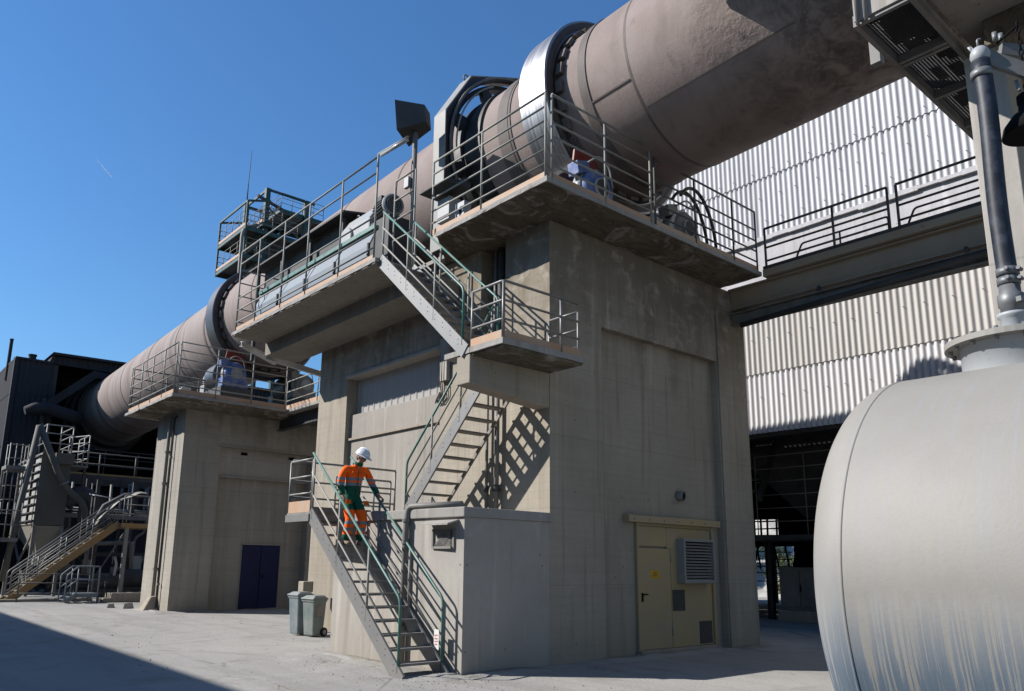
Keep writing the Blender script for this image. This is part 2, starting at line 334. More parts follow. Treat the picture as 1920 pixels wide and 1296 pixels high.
    def prism(s, poly, axis, a, b):
        def mk(p, t): return {'x': (t,p[0],p[1]), 'y': (p[0],t,p[1]), 'z': (p[0],p[1],t)}[axis]
        n = len(poly); vs = [mk(p,a) for p in poly]+[mk(p,b) for p in poly]
        return s.add(vs, [tuple(range(n))[::-1], tuple(range(n,2*n))] + [(i,(i+1)%n,n+(i+1)%n,n+i) for i in range(n)])
    def lathe(s, prof, o, axis, n=48, smooth=True, closed=False, a0=0, a1=2*math.pi):
        o = V(o); d = V(axis).normalized(); ref = Z3 if abs(d.z) < .9 else V((1,0,0)); u = (ref-d*ref.dot(d)).normalized(); w = d.cross(u)
        full = abs(a1-a0-2*math.pi) < 1e-6; m = n if full else n+1
        vs = [o+d*t+(u*math.cos(a0+(a1-a0)*j/n)+w*math.sin(a0+(a1-a0)*j/n))*r for r,t in prof for j in range(m)]
        k = len(prof); fs = []
        for i in range(k if closed else k-1):
            i2 = (i+1) % k
            for j in range(n): j2 = (j+1) % m; fs.append((i*m+j, i2*m+j, i2*m+j2, i*m+j2))
        return s.add(vs, fs, smooth)
    def disc_cyl(s, c, axis, r, l, n=32, bev=.0):
        d = V(axis).normalized(); c = V(c); b = bev
        return s.lathe([(0,-l/2),(r-b,-l/2),(r,-l/2+b),(r,l/2-b),(r-b,l/2),(0,l/2)] if b else [(0,-l/2),(r,-l/2),(r,l/2),(0,l/2)], c, d, n, False)
    def sphere(s, c, r, n=16, m=10, sc=(1,1,1)):
        c = V(c); vs = []; fs = []
        for i in range(m+1):
            th = math.pi*i/m
            for j in range(n):
                a = 2*math.pi*j/n; vs.append(c+V((r*sc[0]*math.sin(th)*math.cos(a), r*sc[1]*math.sin(th)*math.sin(a), r*sc[2]*math.cos(th))))
        for i in range(m):
            for j in range(n): fs.append((i*n+j, (i+1)*n+j, (i+1)*n+(j+1)%n, i*n+(j+1)%n))
        return s.add(vs, fs, True)
    def build(s, name, mat, parent=None, bevel=0., thick=0., loc=None):
        me = bpy.data.meshes.new(name); L = V(loc) if loc is not None else V((0,0,0))
        me.from_pydata([V(v)-L for v in s.v], [], s.f); me.update()
        if any(s.sm): me.polygons.foreach_set('use_smooth', s.sm)
        bm = bmesh.new(); bm.from_mesh(me); bmesh.ops.remove_doubles(bm, verts=bm.verts, dist=1e-5); bmesh.ops.recalc_face_normals(bm, faces=bm.faces); bm.to_mesh(me); bm.free()
        me.materials.append(M[mat] if isinstance(mat, str) else mat)
        o = bpy.data.objects.new(name, me); col.objects.link(o); o.location = L
        if parent is not None:
            o.parent = parent
            if parent.type == 'EMPTY': o.matrix_parent_inverse = Matrix.Translation(-parent.location)
        if bevel:
            b = o.modifiers.new('edge', 'BEVEL'); b.width = bevel; b.segments = 2; b.limit_method = 'ANGLE'; b.angle_limit = R(40)
        if thick:
            t = o.modifiers.new('gauge', 'SOLIDIFY'); t.thickness = thick; t.offset = 0
        return o
def thing(name, label, cat, loc, group=None):
    o = bpy.data.objects.new(name, None); col.objects.link(o); o.location = loc; o.empty_display_size = .3
    o['label'] = label; o['category'] = cat
    if group: o['group'] = group
    return o
def tag(o, label, cat, group=None):
    o['label'] = label; o['category'] = cat
    if group: o['group'] = group
    return o
def struct(o, kind='structure'): o['kind'] = kind; return o
def fillet(pts, rad, k=4):
    P = [V(p) for p in pts]; out = [P[0]]
    for i in range(1, len(P)-1):
        a, p, b = P[i-1], P[i], P[i+1]; da = (a-p); db = (b-p); r = min(rad, da.length*.45, db.length*.45)
        q0 = p+da.normalized()*r; q1 = p+db.normalized()*r
        for j in range(k+1):
            t = j/k; out.append(q0*(1-t)**2 + p*2*t*(1-t) + q1*t*t)
    return out+[P[-1]]
def railing(label, pts, posts, heights, mat='rail', top_mat=None, toe=0., post_h=None, group='pipe railings', r=.0185, toe_mat='toe', closed_ends=True, name='railing', toe_off=0.):
    """guard rail along the base line pts; posts = distances along it; each post, rail and toe board is a part"""
    P = [V(p) for p in pts]; t = thing(name, label, 'railing', P[0], group)
    seg = [(P[i+1]-P[i]).length for i in range(len(P)-1)]; L = sum(seg)
    def at(d):
        for i, s_ in enumerate(seg):
            if d <= s_+1e-6: return P[i]+(P[i+1]-P[i])*(d/s_)
            d -= s_
        return P[-1]
    H = max(heights)
    for d in posts:
        p = at(min(max(d,0),L)); ph = post_h or H
        MB().tube(p, p+Z3*(ph-.01), r*1.12, 8).build('post', mat, t)
    for h in heights:
        q = [p+Z3*h for p in P]
        if h == H and closed_ends and 0 not in [d for d in posts if d < 0]: pass
        MB().path(fillet(q, .07) if len(q) > 2 else q, r if h < H else r*1.12, 8).build('top_rail' if h == H else 'mid_rail', (top_mat or mat) if h == H else mat, t)
    if toe:
        m = MB()
        for i in range(len(P)-1):
            d = (P[i+1]-P[i]).normalized(); n = d.cross(Z3)*toe_off
            m.bar(P[i]+Z3*(toe/2+.012)+n, P[i+1]+Z3*(toe/2+.012)+n, .006, toe)
        m.build('toe_board', toe_mat, t)
    return t
def stair(label, A, B, wdir, width, n, sdepth=.24, hand=None, mats=('galv','tread','rail'), group='steel stair flights', rail_h=.95, rails=2, posts=4, first=.0, sides=(0,1), thin_far=False, hand_mat='rail_green', tread_t=.035, ext=(0.,0.)):
    """straight flight from foot A to head B (near-stringer line); wdir*width reaches the second stringer"""
    A, B = V(A), V(B); W = V(wdir)*width; D = B-A; t = thing('stair_flight', label, 'staircase', A, group)
    u = D.normalized(); run = V((D.x,D.y,0)); rd = run.normalized()
    for k in (0,1):
        off = W*k; m = MB(); dep = sdepth if not (thin_far and k) else sdepth*.28
        up = W.normalized().cross(u); up = up if up.z > 0 else -up
        m.bar(A+off-u*.05-up*.02, B+off+u*.02-up*.02, .035, dep, up)
        # bolt heads on the outer face
        if mats[0] == 'galv' and k == 0:
            for i in range(n):
                p = A+D*((i+.7)/n)-W.normalized()*.02
                for q in (-.03,.05): m.box(p+V((-.004,-.008,q-.008)), p+V((.004,.008,q+.008)))
        m.build('stringer', mats[1] if (thin_far and k) else mats[0], t)
    dz = D.z/n
    for i in range(1, n):
        p = A+run*((i-.35)/n)+Z3*(dz*i); g = run.length/n
        MB().hexa([p+W*.03-rd*g*.42-Z3*tread_t, p+W*.97-rd*g*.42-Z3*tread_t, p+W*.97+rd*g*.58-Z3*tread_t, p+W*.03+rd*g*.58-Z3*tread_t,
                   p+W*.03-rd*g*.42, p+W*.97-rd*g*.42, p+W*.97+rd*g*.58, p+W*.03+rd*g*.58]).build('tread', mats[1], t)
    for k in sides:
        off = W*k
        hp = [A+off+Z3*.0, A+off+Z3*rail_h] if first == 0 else [A+off+Z3*rail_h]
        a = A+off+D*0.02; b = B+off+u*ext[1]
        MB().path(fillet([a+Z3*.02, a+Z3*rail_h, b+Z3*rail_h], .10), .021, 8).build('handrail', hand_mat, t)
        for j in range(1, rails+1):
            h = rail_h*j/(rails+1); MB().tube(a+Z3*h, b+Z3*h, .016, 8).build('mid_rail', mats[2], t)
        for j in range(1, posts):
            p = A+off+D*(j/(posts-1)*.985); MB().tube(p-Z3*.08, p+Z3*(rail_h-.01), .02, 8).build('post', mats[2], t)
    return t
# ---------------------------------------------------------------- ground and sky
gm = MB(); N_ = 60
def gz(x, y): return 0.0
gm.add([(-400,-400,0),(400,-400,0),(400,400,0),(-400,400,0)], [(0,1,2,3)])
struct(gm.build('ground', 'ground'))
# low drift of spilled meal at the stair foot and along the walls
def drift(cx, cy, rx, ry, h, seed, rot=0):
    m = MB(); q = random.Random(seed); n, k = 40, 9; ph = [q.uniform(0,6.28) for _ in range(5)]; vs = []; fs = []
    for i in range(k+1):
        for j in range(n):
            a = 2*math.pi*j/n; w = 1+.16*math.sin(2*a+ph[0])+.12*math.sin(3*a+ph[1])+.07*math.sin(7*a+ph[2]); t = i/k
            x, y = rx*w*t*math.cos(a), ry*w*t*math.sin(a); c, s_ = math.cos(rot), math.sin(rot)
            z = .005+h*(1-t*t)**1.5*(1+.25*math.sin(5*x+ph[3])*math.cos(6*y+ph[4]))+ (q.uniform(-.004,.006) if i < k else -.004)
            vs.append((cx+c*x-s_*y, cy+s_*x+c*y, z))
    for i in range(k):
        for j in range(n): fs.append((i*n+j, (i+1)*n+j, (i+1)*n+(j+1)%n, i*n+(j+1)%n))
    return m.add(vs, fs, True)
dw = MB()
for a in ((11.6,9.27,2.2,.16,.05,4,0),(8.3,9.18,.8,.13,.045,5,0),(9.2,24.25,.9,.18,.05,6,0),(8.08,25.7,.14,1.2,.05,8,0),(14.9,9.2,.6,.16,.05,9,0),(7.08,11.6,.12,1.0,.05,11,0),(11.6,24.6,1.5,.2,.04,12,0)):
    d = drift(*a); dw.add(d.v, d.f, True)
struct(dw.build('dust_bank', 'dirt'), 'stuff')
dm = MB()
for a in ((6.75,10.6,.75,1.3,.035,1,0),(7.0,9.35,.6,.35,.03,2,0),(6.6,12.3,.5,.8,.03,3,0),(11.6,9.25,2.6,.28,.04,4,0),(8.2,9.1,1.0,.22,.035,5,0),(8.0,24.1,.9,.35,.05,6,0),(8.0,25.7,.3,1.3,.05,8,0),(13.2,9.4,1.2,.35,.05,9,0),(7.05,12.0,.2,.9,.04,11,0)):
    d = drift(*a); dm.add(d.v, d.f, True)
struct(dm.build('dust_drift', 'ground'), 'stuff')
q = random.Random(3); pm = MB()
for i in range(1100):
    x = q.uniform(3.5,13); y = q.uniform(7.2,22)
    if i < 800: x, y = q.gauss(6.85,.45), q.gauss(10.3,1.1)
    r = q.uniform(.003,.011)*(1.6 if q.random() < .06 else 1)
    pm.sphere((x,y,r*.5+.004), r, 5, 3, (1,q.uniform(.7,1.2),.7))
struct(pm.build('pebble_scatter', 'dirt'), 'stuff')
# ---------------------------------------------------------------- main kiln pier
P = thing('concrete_pier', 'big board-marked concrete kiln pier with yellow double door in its shaded face', 'concrete pier', (9.2,9.3,0))
w = MB()
rec = [(9.2,9.3),(10.55,9.3),(10.55,9.46),(14.23,9.46),(14.23,9.3),(15.36,9.3),(15.36,17.6),(9.2,17.6),(9.2,16.2),(9.58,16.2),(9.58,12.43),(9.2,12.43)]
slot = [(9.2,11.2),(10.3,11.2),(10.3,10.48),(9.2,10.48)]
w.prism(rec, 'z', -.2, 4.75); w.prism(rec+slot, 'z', 4.75, 5.92)
w.prism([(9.2,9.3),(15.36,9.3),(15.36,17.6),(9.2,17.6)]+slot, 'z', 5.92, 7.65)
w.build('shaft', 'concrete', P)
s_ = MB(); s_.rough_slab((8.22,8.37,7.712),(14.68,11.42,7.80),3); s_.box((9.0,11.45,7.715),(15.6,18.2,7.798))
s_.build('platform_slab', 'lip', P)
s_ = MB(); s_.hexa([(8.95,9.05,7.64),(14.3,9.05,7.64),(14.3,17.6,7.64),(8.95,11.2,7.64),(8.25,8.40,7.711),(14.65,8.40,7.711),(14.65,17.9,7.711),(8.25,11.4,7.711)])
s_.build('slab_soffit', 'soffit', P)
s_ = MB(); s_.rough_slab((7.30,12.07,7.16),(9.18,18.9,7.245),5); s_.build('lower_slab', 'lip', P)
s_ = MB(); s_.box((7.32,12.09,7.135),(8.25,18.87,7.158)); s_.box((8.252,11.9,6.81),(9.198,18.95,7.157)); s_.build('lower_slab_soffit', 'soffit_plain', P, bevel=.008)
# steel brackets under the far end of the lower slab
s_ = MB(); s_.ibeam((7.6,18.95,7.02),(8.9,19.7,6.9),.14,.1,.015); s_.ibeam((8.3,18.95,6.8),(10.5,19.6,6.75),.14,.1,.015); s_.build('bracket', 'white_paint', P)
# wall infill with ledge and shutter in the left face
s_ = MB(); s_.box((9.33,12.432,0),(9.578,16.198,5.0)); s_.build('infill_wall', 'concrete_smooth', P, bevel=.01)
s_ = MB(); s_.box((9.27,12.45,4.38),(9.329,16.19,4.43)); s_.build('ledge', 'concrete', P)
s_ = MB(); n = 120
vs = []
for i in range(n+1):
    y = 12.46+(16.17-12.46)*i/n; k = (i % 8); x = 9.50-(.018 if k in (0,1) else 0)
    vs += [(x,y,5.002),(x,y,5.9)]
s_.add(vs, [(2*i,2*i+1,2*i+3,2*i+2) for i in range(n)]); s_.build('shutter', 'shutter', P)
s_ = MB(); s_.box((9.16,12.40,5.88),(9.56,16.22,5.945)); s_.build('lintel', 'concrete_pale', P, bevel=.006)
s_ = MB(); s_.box((9.1,12.12,5.15),(9.199,12.36,6.05)); s_.build('cable_duct', 'concrete_pale', P, bevel=.01)
for i, y in enumerate((12.2,12.26,12.31)):
    s_ = MB(); s_.path(fillet([(9.12,y,6.3),(9.10,y+.02*i,5.2),(9.11,y-.03,4.9),(9.13,y+.14+.03*i,4.72),(9.15,y+.2,4.8),(9.15,y+.08,4.95)], .06), .012, 6); s_.build('cable', 'cable', P)
# pipes in the dark slot
for (y,r,z0,z1) in ((10.62,.05,4.9,7.63),(10.85,.07,4.9,7.63),(11.02,.035,4.9,7.63)):
    s_ = MB(); s_.tube((9.42,y,z0),(9.42,y,z1), r, 10); s_.build('riser_pipe', 'dark_steel' if r > .06 else 'steel', P)
# pilaster nib right of the recess and haunch at the bridge
s_ = MB(); s_.box((14.26,9.265,-.1),(14.38,9.299,7.2)); s_.build('pilaster', 'concrete', P, bevel=.015)
s_ = MB(); s_.box((15.0,8.9,7.0),(15.35,9.299,7.64)); s_.build('corbel', 'soffit', P, bevel=.02)
# exhaust stub with its soot mark
s_ = MB(); s_.lathe([(.10,.02),(.10,-.13),(.082,-.13),(.082,-.02),(0,-.02)], (12.92,9.459,2.96), (-.25,1,.12), 24); s_.build('exhaust_stub', 'steel', P)
s_ = MB(); s_.lathe([(0,-.118),(.0815,-.118)], (12.92,9.459,2.96), (-.25,1,.12), 24); s_.build('stub_throat', 'black', P)
# yellow door set
DX, DY = .9722, 9.445
def dX(x): return x*DX
def dZ(z): return max(.10, 1.6+(z-1.6)*DX)
D = thing('double_door', 'dusty yellow steel double door with grey louvre box in the shaded pier wall', 'door', (dX(11.9),DY,.1))
class DM(MB):
    """door pieces: box corners given on the drawing (x, depth in front of the wall, z)"""
    def bx(s, x0, d0, z0, x1, d1, z1): return s.box((dX(x0),DY-d0,dZ(z0)),(dX(x1),DY-d1,dZ(z1)))
DM().bx(11.88,.05,.05,11.94,-.005,2.40).bx(14.28,.07,.05,14.34,-.005,2.40).bx(11.942,.05,2.345,14.278,-.004,2.40).build('frame', 'yellow', D, bevel=.004)
DM().bx(11.945,.035,.06,12.90,.005,1.925).build('door_leaf', 'yellow', D, bevel=.005)
DM().bx(11.945,.03,1.965,12.80,.005,2.34).build('transom_panel', 'yellow', D, bevel=.005)
DM().bx(12.925,.025,.06,14.275,.004,2.34).bx(12.81,.028,1.93,12.922,.004,2.34).build('fixed_panel', 'yellow', D, bevel=.005)
DM().bx(11.99,.05,.93,12.03,.036,1.09).bx(11.99,.085,1.05,12.13,.068,1.075).bx(12.0,.07,1.052,12.02,.049,1.073).build('handle', 'black', D)
for z in (.35,1.75): MB().tube((dX(12.905),DY-.04,dZ(z-.08)),(dX(12.905),DY-.04,dZ(z+.08)), .014, 8).build('hinge', 'steel', D)
sg = DM().bx(12.27,.040,1.36,12.54,.036,1.51).build('warning_plate', 'sign_yellow', D)
m = DM()
for i,(a,b) in enumerate(((.08,.19),(.06,.21),(.05,.22))): m.bx(12.27+a,.0415,1.465-.033*i,12.27+b,.0402,1.478-.033*i)
m.build('worn_print', 'grille', sg)
for (x0,z0,x1,z1) in ((12.945,.74,13.335,1.14),(13.80,.09,14.22,.52)): DM().bx(x0,.035,z0,x1,.0255,z1).build('vent_plate', 'grille', D)
x0,x1,z0,z1,f = 13.12,14.16,1.27,2.13,.05
lb = DM().bx(x0,.21,z0,x0+f,.026,z1).bx(x1-f,.21,z0,x1,.026,z1).bx(x0+f,.21,z0,x1-f,.026,z0+f).bx(x0+f,.21,z1-f,x1-f,.026,z1).build('louvre_box', 'louvre', D, bevel=.004)
L = MB(); nb = 13
for i in range(nb):
    z = dZ(z0+f)+(dZ(z1)-dZ(z0)-2*f)*(i+.5)/nb; h = (dZ(z1)-dZ(z0)-2*f)/nb; xa, xb = dX(x0+f), dX(x1-f); ya = DY-.19
    L.hexa([(xa,ya,z-h*.5),(xb,ya,z-h*.5),(xb,ya+.006,z-h*.5),(xa,ya+.006,z-h*.5),(xa,ya+.05,z+h*.18),(xb,ya+.05,z+h*.18),(xb,ya+.058,z+h*.18),(xa,ya+.058,z+h*.18)])
L.build('louvre_blades', 'louvre', lb)
DM().bx(x0+f,.046,z0+f,x1-f,.03,z1-f).build('louvre_back', 'black', lb)
lt = DM().bx(11.55,.13,2.40,14.50,-.01,2.535).bx(11.55,.145,2.40,14.50,.131,2.52).build('track_beam', 'yellow', D, bevel=.006)
m = MB()
for i in range(7): m.disc_cyl((dX(11.7+i*.45),DY-.148,dZ(2.46)), (0,1,0), .016, .012, 8)
m.build('bolt_row', 'steel', lt)
MB().box((dX(11.86),9.32,-.05),(dX(14.36),9.459,.098)).build('threshold', 'concrete', P, bevel=.015)
# ---------------------------------------------------------------- annex under the stair
A = thing('concrete_annex', 'low concrete annex with hooded vent tucked against the big pier', 'annex', (7.4,9.3,0))
s_ = MB(); s_.prism([(7.40,9.302),(9.198,9.302),(9.198,12.75),(7.17,12.75)], 'z', -.1, 2.27); s_.build('wall', 'concrete_pale', A)
s_ = MB(); s_.prism([(7.36,9.262),(9.21,9.262),(9.198,12.40),(7.14,12.40)], 'z', 2.272, 2.425); s_.build('roof_slab', 'lip', A, bevel=.015)
def ax(y): return 7.40-.0667*(y-9.3)
s_ = MB(); y0,y1,z0,z1 = 9.50,10.02,1.80,2.10; f = .035
for a in (((ax(y0)-.03,y0,z0),(ax(y0)+.01,y0+f,z1)),((ax(y1)-.03,y1-f,z0),(ax(y1)+.01,y1,z1)),((ax(y1)-.03,y0+f,z0),(ax(y0)+.01,y1-f,z0+f))): s_.box(*a)
vt = s_.build('vent_frame', 'steel', A)
s_ = MB()
for i in range(17):
    for k in (-1,1):
        a = y0+f+(y1-y0-2*f)*i/16; b = a+k*.26
        if y0 < b < y1: s_.bar((ax(a)-.015,a,z0+f),(ax(b)-.015,b,z1), .006,.006)
s_.build('vent_mesh', 'galv', vt)
s_ = MB(); s_.box((ax(y0)-.008,y0+f,z0+f),(ax(y0)+.004,y1-f,z1)); s_.build('vent_void', 'grille', vt)
s_ = MB(); s_.hexa([(ax(y0)-.22,y0-.08,2.15),(ax(y0)+.0,y0-.08,2.21),(ax(y1)+.0,y1+.08,2.21),(ax(y1)-.22,y1+.08,2.15),(ax(y0)-.22,y0-.08,2.175),(ax(y0)+.0,y0-.08,2.24),(ax(y1)+.0,y1+.08,2.24),(ax(y1)-.22,y1+.08,2.175)])
s_.build('vent_hood', 'concrete_pale', A)
t = thing('drain_pipe', 'grey drain pipe bending off the annex roof down its sunlit face', 'pipe', (7.3,10.6,0))
s_ = MB(); s_.path(fillet([(7.50,9.5,2.475),(7.27,10.62,2.475),(7.24,10.62,2.2),(7.24,10.62,.02)], .13, 6), .052, 12); s_.build('pipe', 'steel', t)
for z in (.6,1.9,2.25):
    s_ = MB(); s_.disc_cyl((7.24,10.62,z), (0,0,1), .066, .05, 14); s_.build('collar', 'steel', t)
for x,y,r,lb in ((9.10,10.55,.045,'thicker dark conduit standing on the annex roof behind the middle stair'),(9.12,10.85,.028,'thin dark conduit standing on the annex roof behind the middle stair')):
    t = thing('conduit', lb, 'pipe', (x,y,2.42)); MB().tube((x,y,2.42),(x,y,4.83), r, 10).build('pipe', 'steel', t); MB().disc_cyl((x,y,2.9), (0,0,1), r*1.7, .12, 12, .01).build('coupling', 'dark_steel', t)
# ---------------------------------------------------------------- landing halfway up
Lg = thing('concrete_landing', 'cantilevered concrete landing with brown toe boards at the pier corner', 'stair landing', (7.42,8.5,4.4))
s_ = MB(); s_.rough_slab((7.42,8.5,4.837),(9.22,9.28,4.93),7,.009); s_.box((7.42,9.294,4.839),(9.198,9.95,4.928)); s_.build('slab', 'lip', Lg)
s_ = MB(); s_.hexa([(7.44,9.302,4.36),(9.199,9.302,4.20),(9.199,9.64,4.20),(7.44,9.64,4.36),(7.44,9.302,4.833),(9.199,9.302,4.833),(9.199,9.64,4.833),(7.44,9.64,4.833)]); s_.build('beam', 'concrete', Lg, bevel=.015)
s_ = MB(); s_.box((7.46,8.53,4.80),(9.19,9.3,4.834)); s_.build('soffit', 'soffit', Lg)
s_ = MB(); s_.box((7.446,8.56,4.931),(7.452,9.3,5.06)); s_.build('toe_board', 'toe', Lg)
s_ = MB(); s_.box((7.46,8.54,4.945),(9.15,8.546,5.06)); s_.build('toe_board', 'toe', Lg)
railing('grey pipe railing round the sunlit corner of the mid-height landing', [(7.47,9.30,4.93),(7.47,8.55,4.93),(9.12,8.55,4.93)], [0,.75,2.0], [.31,.61,.92], 'galv', r=.02)
railing('short bright end rail closing the landing beside the pier corner', [(9.14,8.57,4.80),(9.14,9.25,4.80)], [0,.68], [.31,.61,.92], 'galv', r=.018)
# ---------------------------------------------------------------- stairs
stair('lower steel stair with green handrails rising from the yard beside the annex', (6.47,9.5,0), (6.47,12.42,2.40), (1,0,0), .76, 13, rail_h=1.02, posts=4, mats=('galv','tread','rail'), ext=(0,.05))
stair('middle steel stair climbing under the landing against the pier wall', (8.22,12.15,2.42), (8.22,9.66,4.93), (1,0,0), .78, 12, sdepth=.22, posts=4, rail_h=.95, sides=(0,), mats=('galv','tread','rail'), tread_t=.03, thin_far=True)
stair('upper steel stair rising from the landing to the lower slab', (7.42,9.42,4.93), (7.42,12.04,7.22), (1,0,0), .74, 12, posts=4, rail_h=.98, mats=('galv','tread','rail'))
t = thing('stair_platform', 'steel platform at the head of the lower stair by the annex roof', 'platform', (6.45,12.45,2.3))
s_ = MB(); s_.box((6.45,12.43,2.385),(9.19,13.30,2.42)); s_.build('deck', 'tread', t)
s_ = MB(); s_.box((6.43,12.43,2.26),(6.47,13.32,2.384)); s_.box((6.472,13.28,2.26),(9.19,13.32,2.384)); s_.box((6.472,12.43,2.28),(7.15,12.46,2.384)); s_.build('edge_channel', 'galv', t)
s_ = MB(); s_.box((6.455,12.45,2.421),(6.461,13.28,2.62)); s_.build('toe_board', 'toe', t)
s_ = MB(); s_.box((6.47,13.268,2.421),(9.1,13.274,2.57)); s_.build('toe_board', 'tread', t)
railing('short grey end rail on the outer side of the lower stair head', [(6.47,13.28,2.42),(6.47,12.42,2.42)], [0,.86], [.33,.63,.93], 'galv')
railing('long back rail of the stair platform behind the worker', [(6.50,13.28,2.42),(8.75,13.28,2.42)], [0,1.15,2.25], [.3,.6,.97], 'rail')
railing('looped rail panel behind the worker next to the middle stair', [(7.75,13.9,2.42),(9.05,13.9,2.42)], [0,.1,.9,1.3], [.28,.56,.82], 'rail')
sg = thing('notice_sign', 'small white notice with red print tied to the lower stair rail', 'sign', (7.24,9.75,.35))
s_ = MB(); s_.hexa([(7.215,9.62,.33),(7.225,9.62,.33),(7.225,9.74,.36),(7.215,9.74,.36),(7.215,9.62,.62),(7.225,9.62,.62),(7.225,9.74,.62),(7.215,9.74,.62)]); s_.build('plate', 'sign_white', sg)
s_ = MB()
for z in (.40,.44,.48,.53): s_.box((7.2125,9.65,z),(7.2145,9.72,z+.014))
s_.build('print', 'sign_red', sg)
# ---------------------------------------------------------------- railings on the big pier
hs6 = [.27,.53,.80,1.06,1.32,1.58]
railing('tall green-grey railing over the sunlit left edge of the upper slab', [(8.28,8.46,7.80),(8.28,11.62,7.80)], [0,1.66,3.16], hs6, 'rail', toe=.12)
railing('tall railing along the shaded slab edge from its near corner', [(8.40,8.43,7.80),(11.0,8.43,7.80)], [0,1.33,2.6], hs6, 'rail', toe=.12)
railing('dark railing along the far half of the shaded slab edge', [(11.13,8.43,7.80),(14.62,8.43,7.80)], [0,1.27,2.6,3.49], [.24,.48,.72,.97,1.4], 'rail_dark', toe=.12)
railing('very tall two-tier railing along the outer edge of the lower slab', [(7.38,12.26,7.245),(7.38,18.84,7.245)], [0,1.37,2.82,4.05,5.45,6.58], [.28,.60,.92,1.86,2.2], 'rail', toe=.13)
railing('ladder-like end rail across the far end of the lower slab', [(7.38,18.84,7.245),(8.5,18.84,7.245)], [0,1.12], [.3,.65,1.0,1.35,1.7], 'rail', r=.018)
railing('short rail between lower slab and upper slab beside the lamp pole', [(8.28,12.25,7.245),(8.28,13.0,7.245)], [0,.75], [.9,1.35,1.8,2.25], 'rail', r=.018)
# lamp, pole hood
t = thing('strip_lamp', 'tubular strip lamp reaching out from the tall railing over the upper stair', 'lamp', (7.38,12.26,9.4))
s_ = MB(); s_.tube((7.38,12.26,9.2),(7.38,12.26,9.50), .022); s_.path([(7.38,12.26,9.5),(7.38,11.22,9.42)], .02); s_.build('arm', 'rail', t)
s_ = MB(); s_.tube((7.38,12.16,9.435),(7.38,11.25,9.365), .038, 12); s_.build('lamp_tube', 'glass', t)
t = thing('hooded_instrument', 'dark hooded box on a pole standing in front of the kiln', 'instrument', (8.6,12.8,7.25))
s_ = MB(); s_.tube((8.6,12.8,7.25),(8.6,12.8,10.68), .055, 10); s_.build('pole', 'steel', t)
s_ = MB(); c = V((8.6,12.85,11.0)); d = V((-.55,.80,-.1)).normalized(); r_ = d.cross(Z3).normalized(); u_ = r_.cross(d)
fr = [c+d*.30+r_*a*.36+u_*b*.36 for a,b in ((-1,-1),(1,-1),(1,1),(-1,1))]; bk = [c-d*.30+r_*a*.17+u_*b*.20 for a,b in ((-1,-1),(1,-1),(1,1),(-1,1))]
s_.add(fr+bk, [(4,5,6,7),(0,1,5,4),(1,2,6,5),(2,3,7,6),(3,0,4,7)]); s_.build('hood', 'dark_steel', t, thick=.012)
s_ = MB(); s_.disc_cyl(c-d*.1, d, .1, .2, 14); s_.build('sensor_head', 'grey_paint', t)
s_ = MB(); s_.path(fillet([c-d*.05-Z3*.1, c-Z3*.5+r_*.1, (8.52,12.78,9.9),(8.53,12.8,9.2)], .1), .01, 6); s_.build('cable', 'cable', t)
s_ = MB(); s_.box((8.48,12.83,9.40),(8.56,13.0,9.64)); s_.build('switch_box', 'grey_paint', t, bevel=.01)
# ---------------------------------------------------------------- machinery on the lower slab and kiln drive
t = thing('belt_cover', 'long pale blue perforated guard with green top behind the tall railing', 'machine guard', (7.85,13.2,7.25))
for i in range(4):
    y0 = 13.25+i*1.42; s_ = MB(); s_.box((7.84,y0,7.30),(7.875,y0+1.38,8.02)); s_.hexa([(7.84,y0,8.02),(7.875,y0,8.02),(7.875,y0+1.38,8.02),(7.84,y0+1.38,8.02),(8.0,y0,8.40),(8.035,y0,8.40),(8.035,y0+1.38,8.40),(8.0,y0+1.38,8.40)])
    p_ = s_.build('panel', 'cover_blue', t, bevel=.006)
    h = MB()
    for k in range(16):
        for z in (7.55,7.9): h.disc_cyl((7.8385,y0+.12+k*.075,z), (1,0,0), .014, .002, 8)
    h.build('holes', 'black', p_)
    s_ = MB(); s_.bar((7.83,y0-.02,7.26),(7.83,y0-.02,8.05), .05,.05); s_.build('post', 'dark_steel', t)
s_ = MB(); s_.bar((8.01,13.25,8.47),(8.01,18.93,8.47), .12,.09); s_.build('top_rail', 'rail_green', t)
t = thing('motor_shelter', 'dark flat-roofed machine shelter behind the pale blue guard', 'shelter', (9.0,16.3,7.8))
s_ = MB(); s_.box((9.05,16.6,7.80),(9.12,21.2,10.0)); s_.box((9.121,16.6,7.8),(9.75,16.67,10.0)); s_.build('side_panel', 'dark_steel', t)
s_ = MB(); s_.hexa([(8.7,16.0,10.0),(9.8,16.0,10.22),(9.8,21.6,10.22),(8.7,21.6,10.0),(8.7,16.0,10.05),(9.8,16.0,10.27),(9.8,21.6,10.27),(8.7,21.6,10.05)]); s_.build('roof', 'dark_steel', t)
for y in (16.3,18.0,19.7,21.3):
    s_ = MB(); s_.bar((8.9,y,7.25),(8.9,y,10.0), .09,.09); s_.build('column', 'dark_steel', t)
for y,z,w in ((17.3,8.75,.9),(19.1,8.9,1.1)):
    s_ = MB(); s_.box((8.97,y,z-.25),(9.049,y+w,z+.3)); s_.build('duct_flange', 'grey_paint', t, bevel=.01)
t = thing('gearbox', 'dusty grey gearbox with lifting eyes at the head of the upper stair', 'gearbox', (8.75,14.7,7.25))
s_ = MB(); s_.prism([(8.72,7.26),(9.45,7.26),(9.45,9.5),(9.2,9.82),(8.95,9.82),(8.72,9.45)], 'y', 14.75, 16.1); s_.build('housing', 'grey_paint', t, bevel=.05)
